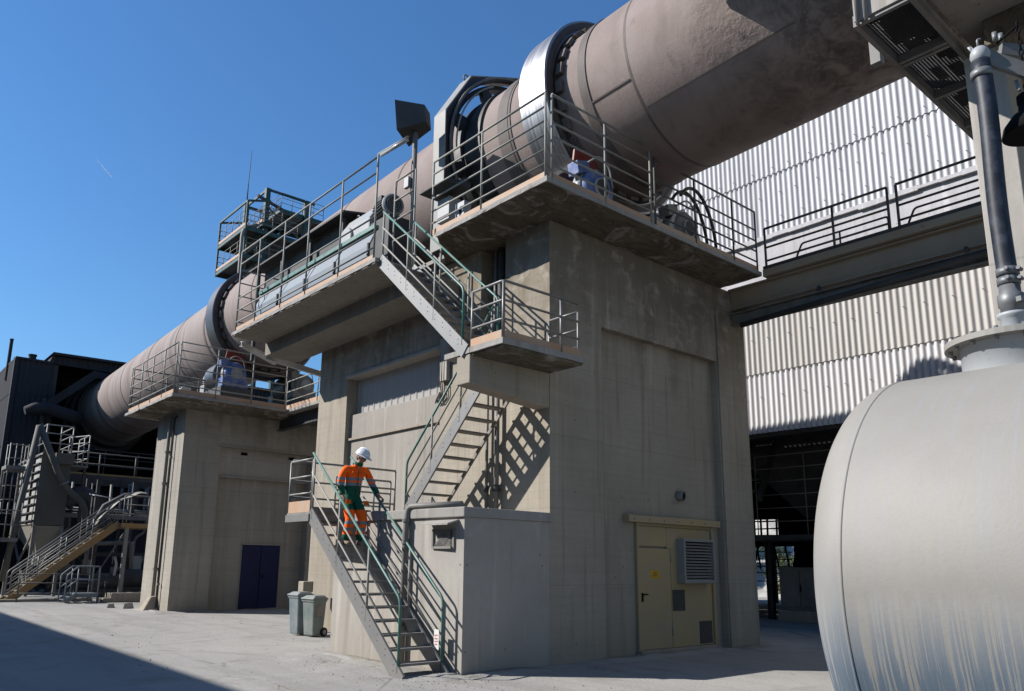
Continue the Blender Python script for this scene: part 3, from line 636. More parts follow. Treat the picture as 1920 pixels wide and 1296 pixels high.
for y,z,r in ((15.1,8.75,.24),(15.75,9.2,.28)):
    s_ = MB(); s_.disc_cyl((8.70,y,z), (1,0,0), r, .08, 24, .02); s_.build('bearing_cover', 'grey_paint', t)
for y in (15.0,15.85):
    s_ = MB(); s_.path([V((9.05,y,9.87))+V((0,math.cos(a)*.08,math.sin(a)*.08)) for a in [i*math.pi*2/10 for i in range(10)]], .018, 6, closed=True); s_.build('lifting_eye', 'steel', t)
t = thing('drive_motor', 'round dark electric motor with ribbed drum in front of the kiln', 'motor', (8.9,14.2,8.9))
MV = V((.18,1,.05)).normalized(); MC = V((8.93,14.35,9.53))
s_ = MB(); s_.disc_cyl(MC, MV, .23, .62, 28, .04); s_.build('drum', 'steel', t)
s_ = MB()
for i in range(24):
    a = i*2*math.pi/24; u0 = MV.cross(Z3).normalized(); v0 = u0.cross(MV); c0 = MC+(u0*math.cos(a)+v0*math.sin(a))*.245
    s_.bar(c0-MV*.26, c0+MV*.26, .018, .03, (u0*math.cos(a)+v0*math.sin(a)))
s_.build('cooling_fins', 'dark_steel', t)
s_ = MB(); s_.disc_cyl(MC-MV*.36, MV, .26, .12, 28, .03); s_.build('fan_cowl', 'grey_paint', t)
s_ = MB(); s_.disc_cyl(MC-MV*.425, MV, .20, .02, 28); s_.build('cowl_grille', 'dark_steel', t)
s_ = MB()
for rr in (.06,.11,.16): s_.lathe([(rr,-.012),(rr+.02,-.012),(rr+.02,.0),(rr,.0)], MC-MV*.436, MV, 28, closed=True)
s_.build('cowl_rings', 'steel', t)
s_ = MB(); s_.box((8.72,13.9,7.26),(9.3,14.7,9.24)); s_.box((8.8,14.4,9.76),(9.02,14.62,9.90)); s_.build('base_frame', 'dark_steel', t, bevel=.02)
t = thing('control_cabinet', 'white control cabinet on the slab beside the gear guard', 'cabinet', (8.75,11.9,7.8))
s_ = MB(); s_.box((8.85,11.85,8.45),(9.15,12.25,8.95)); s_.build('case', 'grey_paint', t, bevel=.01)
s_ = MB(); s_.hexa([(8.55,11.6,9.1),(9.2,11.6,9.1),(9.2,12.5,9.1),(8.55,12.5,9.1),(8.62,11.6,9.18),(9.2,11.6,9.26),(9.2,12.5,9.26),(8.62,12.5,9.18)]); s_.build('rain_roof', 'dark_steel', t)
s_ = MB(); s_.bar((8.9,12.0,7.81),(8.9,12.0,8.35), .1,.1); s_.build('stand', 'steel', t)
t = thing('junction_box', 'small pale junction box low behind the upper slab rail', 'junction box', (8.7,11.2,8.1))
s_ = MB(); s_.box((8.64,11.08,8.05),(8.82,11.36,8.5)); s_.build('case', 'grey_paint', t, bevel=.01)
s_ = MB(); s_.box((8.62,11.16,8.25),(8.639,11.22,8.34)); s_.build('handle', 'black', t)
s_ = MB(); s_.bar((8.72,11.2,7.81),(8.72,11.2,8.05), .06,.06); s_.build('stand', 'steel', t)
# ---------------------------------------------------------------- rotary kiln
KX, KR, KS = 11.67, 1.78, -.03695
def kz(y): return 10.83+KS*(y-11.4)
KD = V((0,1,KS)).normalized()
def kc(y): return V((KX,y,kz(y)))
K = thing('rotary_kiln', 'huge dusty brown rotary kiln tube sloping away on its piers', 'kiln', (KX,10,7.8))
def kprof(name, prof, mat, par=K, n=96, closed=False):
    m = MB(); o = kc(0); m.lathe([(r, y/KD.y) for r, y in prof], o, KD, n, True, closed); ob = m.build(name, mat, par)
    ob.data.polygons.foreach_set('use_smooth', [True]*len(ob.data.polygons))
    md = ob.modifiers.new('split', 'EDGE_SPLIT'); md.split_angle = R(28); return ob
sh = []
for y in [-4+ .45*i for i in range(120)]: sh.append((KR,y))
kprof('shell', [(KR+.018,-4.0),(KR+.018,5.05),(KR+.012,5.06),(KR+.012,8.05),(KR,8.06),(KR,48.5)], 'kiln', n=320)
for y, w_, h_ in ((5.05,.02,.012),(8.05,.025,.016),(9.12,.10,.022),(11.22,.05,.02),(11.40,.16,.03),(15.5,.03,.012),(18.4,.03,.012),(21.5,.03,.012),(24.2,.04,.015),(28.4,.04,.014),(31.5,.03,.012),(35,.03,.012),(39,.03,.012),(43,.03,.012)):
    kprof('weld_band', [(KR-.01,y-w_),(KR+h_,y-w_),(KR+h_,y+w_),(KR-.01,y+w_)], 'kiln_band', n=96, closed=True)
m = MB(); v0 = kc(8.07)
# axial weld line on the near section
for (y0,y1,th) in ((8.08,9.0,-.42),(5.1,8.0,-.75)):
    pa = kc(y0)+V((-math.cos(th)*(KR+.012),0,math.sin(th)*(KR+.012))); pb = kc(y1)+V((-math.cos(th)*(KR+.012),0,math.sin(th)*(KR+.012))); m.bar(pa, pb, .03, .012, V((-math.cos(th),0,math.sin(th))))
m.build('axial_weld', 'kiln_band', K)
def tyre(y0, y1, Rr, rim):
    T = kprof('riding_ring', [(KR+.13,y0),(Rr-.02,y0),(Rr,y0+.02),(Rr,y1-.02),(Rr-.02,y1),(KR+.13,y1)], rim, n=128, closed=True)
    kprof('ring_face', [(KR+.02,y0+.06),(KR+.13,y0+.035),(KR+.15,y0-.004),(Rr-.05,y0-.004),(Rr-.05,y0+.004),(KR+.16,y0+.004)], 'tyre_side', par=T, n=128)
    kprof('ring_groove', [(KR+.20,y0-.006),(KR+.215,y0-.014),(KR+.25,y0-.014),(KR+.265,y0-.006)], 'tyre_side', par=T, n=128)
    kprof('pad_ring', [(KR+.005,y0-.02),(KR+.07,y0-.02),(KR+.07,y1+.02),(KR+.005,y1+.02)], 'tyre_side', n=96, closed=True)
    nb = 30
    for k in range(nb):
        a = 2*math.pi*(k+.3)/nb; rd = V((math.cos(a),0,math.sin(a))); tg = V((-math.sin(a),0,math.cos(a)))
        m = MB(); c = kc(y0-.10)+rd*(KR+.06); m.bar(c-tg*.125, c+tg*.125, .15, .085, rd); m.build('retaining_block', 'kiln_band', K, bevel=.008)
tyre(9.76, 10.52, 2.14, 'tyre')
tyre(26.75, 27.45, 2.10, 'tyre_dark')
# girth gear, seen through the guard
y0,y1 = 12.74,12.96
kprof('girth_gear', [(2.09,y0),(2.20,y0),(2.20,y1),(2.09,y1)], 'grease_shade', n=96, closed=True)
kprof('gear_hub', [(KR,y0-.62),(1.84,y0-.62),(1.84,y0-.2),(1.80,y0-.18),(1.80,y0+.02),(1.86,y0+.03),(1.86,y1),(KR,y1+.02)], 'grease_shade', n=96)
for k in range(10):
    a = 2*math.pi*(k+.42)/10; rd = V((math.cos(a),0,math.sin(a))); tg = V((-math.sin(a),0,math.cos(a))); c0 = kc(12.85)
    MB().hexa([c0+rd*1.78-tg*.20+V((0,-.07,0)),c0+rd*1.78+tg*.20+V((0,-.07,0)),c0+rd*1.78+tg*.20+V((0,.07,0)),c0+rd*1.78-tg*.20+V((0,.07,0)),c0+rd*2.12-tg*.10+V((0,-.07,0)),c0+rd*2.12+tg*.10+V((0,-.07,0)),c0+rd*2.12+tg*.10+V((0,.07,0)),c0+rd*2.12-tg*.10+V((0,.07,0))]).build('gear_spoke', 'grease_shade', K)
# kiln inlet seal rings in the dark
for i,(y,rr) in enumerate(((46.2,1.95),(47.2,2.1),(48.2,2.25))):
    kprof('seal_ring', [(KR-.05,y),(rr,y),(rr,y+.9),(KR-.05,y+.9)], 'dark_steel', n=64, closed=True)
# gear guard
GZ = kz(13.1)
Gd = thing('gear_guard', 'grey faceted casing arching over the kiln girth gear', 'gear guard', (KX,13.1,7.8))
outer = [(-2.385,-2.6),(-2.385,.68),(-1.68,1.84),(0,2.52),(1.68,1.84),(2.385,.68),(2.385,-2.6)]
def gp(p, y): return (KX+p[0], y, GZ+p[1])
def ring_in(r, n=40): return [(r*math.cos(a), r*math.sin(a)) for a in [R(218)-R(256)*i/n for i in range(n+1)]]
def out_at(t):
    segs = [(V(outer[i]+(0,)), V(outer[i+1]+(0,))) for i in range(6)]; Ls = [(b-a).length for a,b in segs]; d = t*sum(Ls)
    for (a,b),l in zip(segs,Ls):
        if d <= l+1e-9: return tuple((a+(b-a)*(d/l))[:2])
        d -= l
    return outer[-1]
n = 40; ri = ring_in(2.235, n); ra = []
for p in ri:
    a = math.atan2(p[1], p[0]); best = None
    dx, dz = math.cos(a), math.sin(a)
    for i in range(6):
        (x1,z1),(x2,z2) = outer[i], outer[i+1]; den = dx*(z2-z1)-dz*(x2-x1)
        if abs(den) < 1e-9: continue
        t_ = (x1*(z2-z1)-z1*(x2-x1))/den; u_ = (x1*dz-z1*dx)/den
        if t_ > 0 and -1e-6 <= u_ <= 1+1e-6: best = (dx*t_, dz*t_)
    ra.append(best or p)
for yy, nm in ((12.66,'front_plate'),):
    m = MB(); vs = [gp(p,yy) for p in ra]+[gp(p,yy) for p in ri]; m.add(vs, [(i,i+1,n+2+i,n+1+i) for i in range(n)]); m.build(nm, 'grease_shade', Gd, thick=.02)  # plate coloured near-black, its shade is put into the colour
m = MB(); m.add([gp(p,12.64) for p in outer]+[gp(p,13.06) for p in outer], [(i,i+1,8+i,7+i) for i in range(6)]); m.build('casing', 'cast', Gd, thick=.03)
m = MB(); m.add([gp((p[0]*1.004,p[1]*1.004),12.56) for p in ri]+[gp(p,12.70) for p in ri], [(i,i+1,n+2+i,n+1+i) for i in range(n)]); m.build('inner_flange', 'grease_shade', Gd, thick=.02)
MB().path([gp((p[0]*1.02,p[1]*1.02),12.58) for p in ri], .035, 8).build('rolled_rim', 'gear', Gd)
for p in (outer[2],(.2,2.45)):
    m = MB(); m.path([V(gp(p,12.85))+V((math.cos(a)*.07,0,.05+math.sin(a)*.08)) for a in [i*2*math.pi/10 for i in range(10)]], .02, 6, closed=True); m.build('lifting_lug', 'steel', Gd)
m = MB(); m.path([gp((-2.1*math.cos(a),2.1*math.sin(a)),12.60) for a in [R(-5+5*i) for i in range(14)]], .022, 6); m.build('oil_pipe', 'grey_paint', Gd)
# ---------------------------------------------------------------- support rollers
def roller(label, xs, yc, zs, half, facing):
    sx = KX+xs; zc = kz(yc)-half; t = thing('support_roller', label, 'support roller', (sx,yc,zs), 'kiln support rollers')
    MB().disc_cyl((sx,yc,zc), KD, .58, .86, 40, .02).build('wheel', 'tyre_dark', t)
    MB().tube(V((sx,yc-1.15,zc)), V((sx,yc+1.1,zc)), .17, 16).build('shaft', 'dark_steel', t)
    for k in (-1,1):
        y = yc+k*.86
        b = MB(); b.lathe([(.02,-.24),(.34,-.24),(.40,-.17),(.40,.15),(.34,.22),(.18,.22)], (sx,y,zc), (0,1,0), 28); b.box((sx-.46,y-.2,zc-.52),(sx+.46,y+.2,zc-.18)); hb = b.build('bearing_housing', ('blue_paint' if xs < 0 else 'steel') if k < 0 else 'grey_paint', t)
        MB().disc_cyl((sx,y-.26 if k < 0 else y+.25,zc), (0,1,0), .20, .06, 24, .015).build('bearing_cap', 'grey_paint', hb)
        MB().lathe([(.405,-.1),(.43,-.1),(.43,.1),(.405,.1)], (sx,y,zc), (0,1,0), 28, closed=True).build('bearing_band', 'grey_paint', hb)
        if k < 0: MB().hexa([(sx-.52,y-.16,zc+.18),(sx-.2,y-.16,zc+.30),(sx-.2,y+.1,zc+.30),(sx-.52,y+.1,zc+.18),(sx-.56,y-.16,zc+.42),(sx-.24,y-.16,zc+.52),(sx-.24,y+.1,zc+.52),(sx-.56,y+.1,zc+.42)]).build('oil_box', 'blue_paint' if xs < 0 else 'steel', hb, bevel=.01)
        if k < 0: MB().path(fillet([(sx-.3,y-.18,zc+.45),(sx-.1,y-.3,zc+.62),(sx+.2,y-.28,zc+.5),(sx+.3,y-.26,zc+.1)], .15), .018, 6).build('oil_hose', 'grey_paint', hb)
    MB().box((sx-.55,yc-1.2,zs),(sx+.55,yc+1.15,zc-.52)).build('base_frame', 'dark_steel', t, bevel=.02)
    if xs < 0: MB().hexa([(sx-.25,yc-.62,zc+.62),(sx+.55,yc-.62,zc+.50),(sx+.55,yc-.58,zc+.50),(sx-.25,yc-.58,zc+.62),(sx-.2,yc-.62,zc+.95),(sx+.35,yc-.62,zc+1.05),(sx+.35,yc-.58,zc+1.05),(sx-.2,yc-.58,zc+.95)]).build('guard_plate', 'red_paint', t)
    return t
roller('blue-capped support roller under the near riding ring, sunlit side', -1.36, 10.14, 7.80, 2.35, 1)
roller('support roller under the near riding ring, far side by the sheeted wall', 1.36, 10.14, 7.80, 2.35, 1)
roller('blue-capped support roller under the far riding ring, sunlit side', -1.33, 27.1, 6.32, 2.30, 1)
roller('support roller under the far riding ring, shaded side', 1.33, 27.1, 6.32, 2.30, 1)
# curved guard at the far roller of the near tyre
t = thing('curved_guard', 'dark curved pipe guard arching over the far roller bearing', 'machine guard', (13.6,8.9,7.8))
for y in (8.85,9.05):
    m = MB(); m.path([(13.0+.75*math.cos(a)*1.0,y,8.0+1.35*math.sin(a)) for a in [R(8*i) for i in range(17)]], .035, 8); m.build('hoop', 'dark_steel', t)
m = MB(); m.prism([(13.0+.62*math.cos(a),8.0+.95*math.sin(a)) for a in [R(10*i) for i in range(19)]], 'y', 9.1, 9.14); m.build('side_plate', 'grey_paint', t)
m = MB(); m.box((12.75,8.95,7.81),(13.75,9.1,8.0)); m.build('base', 'dark_steel', t)
# ---------------------------------------------------------------- second pier
P2 = thing('concrete_pier', 'smaller concrete kiln pier further back with a dark blue door', 'concrete pier', (8.2,24.38,0))
w = MB(); w.prism([(8.2,24.38),(9.40,24.38),(9.40,24.80),(12.6,24.80),(12.6,24.38),(13.6,24.38),(13.6,27.0),(8.2,27.0)], 'z', -.2, 5.13)
w.prism([(8.2,24.38),(13.6,24.38),(13.6,27.0),(8.2,27.0)], 'z', 5.13, 6.2); w.build('shaft', 'concrete_grey', P2)
s_ = MB(); s_.rough_slab((7.27,22.97,6.232),(10.9,27.65,6.32),9,.016); s_.box((10.92,23.3,6.235),(14.2,27.65,6.318)); s_.build('platform_slab', 'lip', P2)
s_ = MB(); s_.hexa([(7.95,24.0,6.16),(14.0,24.0,6.16),(14.0,27.2,6.16),(7.95,27.2,6.16),(7.3,23.0,6.231),(14.1,23.0,6.231),(14.1,27.6,6.231),(7.3,27.6,6.231)]); s_.build('slab_soffit', 'soffit', P2)
s_ = MB(); s_.box((9.42,24.60,4.16),(12.58,24.799,4.19)); s_.box((9.405,24.70,4.19),(12.595,24.799,5.125)); s_.build('infill_band', 'concrete_pale', P2)
s_ = MB(); s_.box((9.3,24.33,5.10),(12.7,24.379,5.135)); s_.build('drip_ledge', 'concrete', P2)
for x in (10.2,11.9):
    s_ = MB(); s_.box((x,24.68,4.93),(x+.22,24.699,5.02)); s_.build('weep_hole', 'black', P2)
D2 = thing('double_door', 'tall dark navy blue steel double door in the smaller pier', 'door', (10.55,24.78,0))
s_ = MB(); s_.box((10.55,24.74,.02),(11.17,24.795,2.04)); s_.build('door_leaf', 'blue_door', D2, bevel=.006)
s_ = MB(); s_.box((11.18,24.725,.02),(11.83,24.795,2.04)); s_.build('door_leaf', 'blue_door', D2, bevel=.006)
s_ = MB(); s_.box((11.24,24.70,.98),(11.27,24.724,1.10)); s_.box((11.24,24.67,1.04),(11.36,24.69,1.06)); s_.build('handle', 'black', D2)
s_ = MB(); s_.box((10.5,24.70,2.05),(11.9,24.799,2.075)); s_.build('door_head', 'concrete_pale', D2)
for y,r,lb in ((25.55,.055,'thick grey drain pipe running down the sunlit edge of the smaller pier'),(25.15,.03,'thin dark conduit beside the drain pipe on the smaller pier')):
    t = thing('wall_pipe', lb, 'pipe', (8.12,y,0))
    MB().path(fillet([(8.5,y,6.1),(8.12,y,6.0),(8.12,y,.1)], .1), r, 10).build('pipe', 'steel' if r > .04 else 'cable', t)
    for z in (1.25,3.9,4.9) if r > .04 else (.8,4.7):
        MB().disc_cyl((8.12,y,z), (0,0,1), r*1.5, .07, 12).build('coupling', 'steel', t)
    if r > .04: MB().hexa([(7.75,y-.35,0),(8.198,y-.4,0),(8.198,y+.3,0),(7.8,y+.25,0),(8.0,y-.2,.42),(8.198,y-.22,.45),(8.198,y+.18,.45),(8.0,y+.15,.4)]).build('mortar_foot', 'concrete', t, bevel=.03)
for (x,y,s_) in ((7.62,26.75,.24),(7.3,27.35,.18)):
    ob = MB().hexa([(x,y,0),(x+s_*1.4,y-.05,0),(x+s_*1.3,y+s_,0),(x+.05,y+s_*.9,0),(x+.04,y+.03,s_*.7),(x+s_*1.2,y,s_*.8),(x+s_*1.1,y+s_*.8,s_*.6),(x+.1,y+s_*.7,s_*.7)]).build('concrete_lump', 'concrete_pale', None, .02, loc=(x,y,0))
    tag(ob, 'larger pale broken concrete lump by the smaller pier corner' if s_ > .2 else 'smaller concrete lump left of the smaller pier corner', 'rubble')
h5 = [.28,.58,.90,1.22,1.55]
railing('railing over the sunlit left edge of the smaller pier slab', [(7.33,23.04,6.32),(7.33,27.5,6.32)], [0,1.1,2.2,3.3,4.46], h5, 'rail', toe=.13)
railing('railing along the shaded front edge of the smaller pier slab', [(7.42,23.02,6.32),(10.84,23.02,6.32)], [0,1.14,2.28,3.42], [.27,.53,.8,1.06,1.32,1.58], 'rail', toe=.13)
railing('railing on the far edge of the smaller pier slab seen against the kiln', [(7.4,27.55,6.32),(9.6,27.55,6.32)], [0,1.1,2.2], h5, 'rail_dark')
t = thing('service_bridge', 'narrow concrete service bridge between the two kiln piers', 'footbridge', (10.95,18.5,6.2))
MB().box((10.92,17.9,6.22),(12.3,23.29,6.32)).build('deck', 'lip', t, bevel=.01)
MB().ibeam((11.3,17.6,6.0),(11.3,24.3,6.0), .4, .2, .02).build('beam', 'dark_steel', t)
railing('short railing on the service bridge between the two piers', [(10.97,23.2,6.32),(10.97,18.1,6.32)], [0,2.1,5.0], [.3,.6,.95], 'rail', toe=.14)
t = thing('instrument_tray', 'small bright cabinet and pipes on the smaller pier slab beside the rail', 'cabinet', (7.7,23.3,6.32))
MB().box((7.62,23.25,6.33),(7.90,23.5,6.6)).build('case', 'white_paint', t, bevel=.01)
for i in range(3): MB().tube((7.5,23.3+.08*i,6.55+.06*i),(8.9,23.6+.1*i,7.0+.07*i), .016).build('pipe', 'steel', t)
# ---------------------------------------------------------------- dark kiln inlet building
B = thing('inlet_building', 'dark corrugated building at the low end of the kiln with a shaded opening coloured black', 'industrial building', (6.4,45,0))
def corr(x0, x1, z0, z1, y, pitch=.25, amp=.032, axis='x', n_per=6):
    m = MB(); n = int((x1-x0)/pitch*n_per); vs = []
    for i in range(n+1):
        x = x0+(x1-x0)*i/n; d = amp*math.sin(2*math.pi*i/n_per)
        vs += [(x,y+d,z0),(x,y+d,z1)] if axis == 'x' else [(y+d,x,z0),(y+d,x,z1)]
    return m.add(vs, [(2*i,2*i+2,2*i+3,2*i+1) for i in range(n)], True)
for i,(z0,z1) in enumerate(((0,4.1),(4.05,7.0),(6.95,9.7),(9.65,11.4))): corr(6.41,8.1,z0,z1,45.0-.03*i).build('wall_sheet', 'clad', B)
for i,(z0,z1) in enumerate(((0,4.1),(4.05,7.0),(6.95,9.7),(9.65,11.4))): corr(45.03,61,z0,z1,6.39-.02*i,axis='y').build('wall_sheet', 'clad', B)
corr(8.1,13.9,11.42,11.95,44.95).build('wall_sheet', 'clad', B); corr(13.9,24,0,11.95,45.0).build('wall_sheet', 'clad', B)
MB().box((6.3,44.8,11.4),(8.05,61,11.5)).build('roof', 'clad', B)
MB().hexa([(7.83,44.6,11.85),(11.9,44.6,11.95),(11.9,61,11.95),(7.83,61,11.85),(7.93,44.6,11.98),(11.9,44.6,12.06),(11.9,61,12.06),(7.93,61,11.98)]).build('roof', 'clad', B)
MB().box((11.9,44.8,11.8),(24,61,11.9)).build('roof', 'clad', B)
MB().prism([(7.83,11.5),(8.06,11.5),(8.06,11.88),(7.97,11.88)], 'y', 44.8, 61).build('roof_step', 'clad', B)
MB().box((8.1,52.5,0),(24,52.6,11.8)).build('recess_back', 'black', B); MB().box((8.02,45.1,0),(8.08,52.5,11.4)).build('recess_side', 'black', B)  # recess walls coloured black to paint the shade inside the opening
MB().box((6.27,44.84,0),(6.47,45.08,11.39)).build('corner_post', 'clad', B); MB().box((6.3,61,0),(24,61.1,11.3)).build('rear_wall', 'clad', B)
for x in (8.2,13.8): MB().ibeam((x,45.15,0),(x,45.15,11.4), .22,.22,.03, (0,1,0)).build('column', 'dark_steel', B)
for z in (3.0,5.0): MB().ibeam((8.1,45.3,z),(13.8,45.3,z), .3,.2,.03).build('cross_beam', 'dark_steel', B)
for i,(x,y,z,r,h,lb) in enumerate(((6.3,47.0,10.6,.085,2.2,'tallest thin dark stack rising behind the roof corner of the dark building'),(6.48,46.2,11.3,.07,.36,'short thin vent pipe next to the tallest stack of the dark building'),(7.15,45.6,11.45,.18,.36,'squat wide vent on the lower roof of the dark building'))):
    m = MB(); m.lathe([(r,0),(r,h),(r*1.15,h),(r*1.15,h+.07),(r*.8,h+.07)], (x,y,z), (0,0,1), 16, False)
    tag(m.build('roof_vent', 'clad', None, loc=(x,y,z)), lb, 'chimney')
t = thing('dust_duct', 'dark sloping square duct over the shaded opening coloured black', 'duct', (8.0,44.2,8.9))
MB().bar((7.85,44.4,9.05),(10.0,44.4,11.1), .4,.4).bar((9.85,44.4,11.05),(11.9,44.4,10.9), .36,.36).build('duct', 'clad', t)
MB().path(fillet([(6.9,44.1,8.65),(7.75,44.1,8.95),(8.8,44.1,8.7),(9.5,44.3,8.6)], .45), [.2]*1+[.33]*11, 14).build('elbow', 'clad', t)
MB().tube((7.8,44.6,7.5),(7.8,44.6,9.5), .11, 10).build('downcomer', 'dark_steel', t)
t = thing('service_platform', 'long dark service platform with rails below the low end of the kiln', 'platform', (8.6,43.5,5.6))
MB().box((8.9,42.6,5.55),(15.5,44.3,5.68)).build('deck', 'ochre', t)
MB().ibeam((8.6,42.7,5.31),(15.5,42.7,5.31), .45,.25,.03).build('beam', 'dark_steel', t)
for x in (9.2,12.2,15.2): MB().ibeam((x,43.5,0),(x,43.5,5.3), .3,.3,.03, (0,1,0)).build('column', 'dark_steel', t)
railing('dark rail of the service platform under the kiln inlet', [(8.9,42.62,5.68),(15.4,42.62,5.68)], [0,1.6,3.2,4.9,6.5], [.4,.8,1.2], 'rail_dark')
# ---------------------------------------------------------------- bag filter with caged ladders
t = thing('bag_filter', 'beige bag filter house with sunlit ribbed side and hopper', 'bag filter', (6.3,36,0))
bx0,bx1,by0,by1 = 6.50,7.60,36.0,40.6
MB().box((bx0,by0,2.8),(bx1,by1,5.75)).build('housing', 'filter_shade', t, bevel=.02)
MB().box((bx0-.02,by0+.02,2.85),(bx0-.001,by1-.02,5.7)).build('side_panel', 'filter_pale', t)  # paler than the housing: light on this side put into the colour
for i in range(9): MB().box((bx0-.10,by0-.01,2.95+i*.33),(bx0-.001,by1,3.0+i*.33)).build('stiffener', 'dark_steel', t)
MB().box((bx0-.10,by0+1.15,2.85),(bx0-.002,by0+1.22,5.7)).build('stiffener', 'dark_steel', t)
m = MB(); m.hexa([(6.9,36.7,1.5),(7.25,36.7,1.5),(7.25,37.4,1.5),(6.9,37.4,1.5),(bx0,by0,2.78),(bx1,by0,2.78),(bx1,by1,2.78),(bx0,by1,2.78)]); m.build('hopper', 'beige_steel', t)
MB().disc_cyl((7.07,37.05,1.35), (0,0,1), .28, .3, 20).build('outlet_valve', 'beige_steel', t)
for x in (bx0+.05,bx1-.05):
    for y in (by0+.05,by1-.05): MB().bar((x,y,0),(x,y,2.8), .12,.12).build('leg', 'steel', t)
for a,b in (((bx0+.05,by0+.05,.1),(bx1-.05,by0+.05,2.6)),((bx0+.05,by0+.05,2.6),(bx0+.05,by1,.1)),((bx0+.05,by0+.05,.1),(bx0+.05,by1,2.6))): MB().bar(a,b,.07,.07).build('brace', 'galv', t)
MB().box((6.95,by0-.25,5.3),(7.65,by0-.02,5.75)).build('fan_box', 'filter_shade', t, bevel=.01)
t = thing('suction_duct', 'dusty inverted V shaped duct bending over the bag filter', 'duct', (5.8,35.5,0))
MB().path([(5.62,35.6,.6),(5.74,35.6,2.1),(6.17,35.6,6.75)], .12, 14).build('riser', 'filter_shade', t)
MB().path(fillet([(6.17,35.6,6.80),(7.25,35.6,4.55),(7.6,35.6,4.15),(8.15,35.6,3.75),(8.35,35.6,2.9)], .5), .13, 14).build('downleg', 'filter_shade', t)
MB().disc_cyl((7.33,35.6,4.50), (.4,0,-.8), .21, .06, 18).build('flange', 'galv', t)
MB().path([V((8.2+.75*math.cos(a),36.4,2.7+1.5*math.sin(a))) for a in [R(10*i) for i in range(15)]], .32, 16).build('elbow', 'dark_steel', t)
def cage(label, x0, y0, z0, z1, wx=.65, wy=.65):
    t = thing('caged_ladder', label, 'ladder', (x0,y0,z0), 'caged ladders by the bag filter')
    for i in range(int((z1-z0)/.55)+1):
        z = z0+i*.55; MB().path([(x0,y0+wy,z),(x0,y0,z),(x0+wx,y0,z),(x0+wx,y0+wy,z)], .018, 6).build('hoop', 'steel', t)
    for x,y in ((x0,y0),(x0+wx*.33,y0),(x0+wx*.66,y0),(x0+wx,y0),(x0,y0+wy),(x0+wx,y0+wy)): MB().tube((x,y,z0),(x,y,z1), .02, 6).build('stile', 'galv' if x == x0 else 'steel', t)
    return t
cage('tall caged ladder left of the bag filter duct', 5.33, 36, 3.2, 6.0)
cage('lower caged ladder section at the far left of the bag filter', 5.18, 35.4, 2.2, 3.6, .75)
t = thing('filter_platform', 'small steel platform landing left of the inverted V duct', 'platform', (5.2,35.9,4.9)); MB().box((5.25,35.9,4.95),(6.05,36.9,5.1)).build('deck', 'steel', t)
MB().box((4.6,35.3,2.1),(5.9,36.2,2.25)).build('lower_deck', 'steel', t)
for p in ((5.3,36.8,0),(4.7,36.1,0),(5.9,36.85,0)): MB().bar(p,(p[0],p[1],2.1 if p[0] < 5 else 4.95), .09,.09).build('column', 'steel', t)
railing('bright guard rail on the roof of the bag filter', [(6.55,38.3,5.76),(6.55,36.05,5.76),(7.55,36.05,5.76),(7.55,38.3,5.76)], [0,1.1,2.25,2.8,3.25,5.5], [.4,.8,1.15], 'galv', r=.024)
railing('smaller bright guard rail right of the bag filter roof', [(7.75,37.5,5.35),(8.25,36.2,5.35),(8.25,38.0,5.35)], [0,1.39,2.3,3.19], [.3,.65,1.0,1.3], 'galv', r=.024)
t = thing('filter_walkway', 'little steel walkway beside the bag filter roof', 'platform', (7.7,36.2,5.2)); MB().box((7.62,36.2,5.27),(8.3,38.2,5.35)).build('deck', 'steel', t); MB().bar((8.2,36.3,0),(8.2,36.3,5.27), .1,.1).build('column', 'dark_steel', t)
t = thing('pipe_rack', 'dense rack of dark pipes and braced frames in front of the dark building', 'pipe rack', (7.9,41,0))
q = random.Random(21)
for x in (8.0,9.6,11.2,12.8):
    for y in (39.5,41.5): MB().bar((x,y,0),(x,y,5.3), .16,.16).build('frame_post', 'dark_steel', t)
    MB().bar((x,39.5,3.3),(x,41.5,3.3), .12,.16).build('cross_beam', 'dark_steel', t)
for z in (1.7,3.4,5.2): MB().bar((7.9,39.45,z),(12.9,39.45,z), .12,.18).build('rack_beam', 'steel' if z == 3.4 else 'dark_steel', t)
for i in range(3): MB().bar((8.0+1.6*i,39.4,.2),(9.6+1.6*i,39.4,3.2), .06,.08).build('brace', 'steel', t)
for i in range(7):
    z = 3.5+.12*(i%3); y = 39.7+.25*i; MB().path(fillet([(7.6,y,z),(12.9-.3*i,y,z),(12.9-.3*i,y,z+1.4)], .2), .05+.02*(i%3), 10).build('pipe', ('steel','dark_steel','galv')[i%3], t)
for i in range(6):
    x = 7.4+.85*i; MB().path(fillet([(x,40.2,.05),(x,40.2,2.2+.3*(i%2)),(x+.5,40.4,2.5+.3*(i%2)),(x+.5,40.6,5.0)], .2), .045+.02*(i%2), 8).build('riser', 'steel' if i%2 else 'dark_steel', t)
for i,(x,z) in enumerate(((8.3,.9),(9.2,1.1),(10.4,.8),(11.3,1.3))):
    MB().box((x,39.0,z-.35),(x+.42,39.3,z+.35)).build('control_box', 'grey_paint' if i%2 else 'steel', t, bevel=.01)
    MB().bar((x+.2,39.2,0),(x+.2,39.2,z-.35), .06,.06).build('box_stand', 'dark_steel', t)
railing('thin grey rail along the top of the dense pipe rack', [(7.9,39.4,5.3),(12.9,39.4,5.3)], [0,1.6,3.2,5.0], [.5,1.0], 'steel', r=.024)
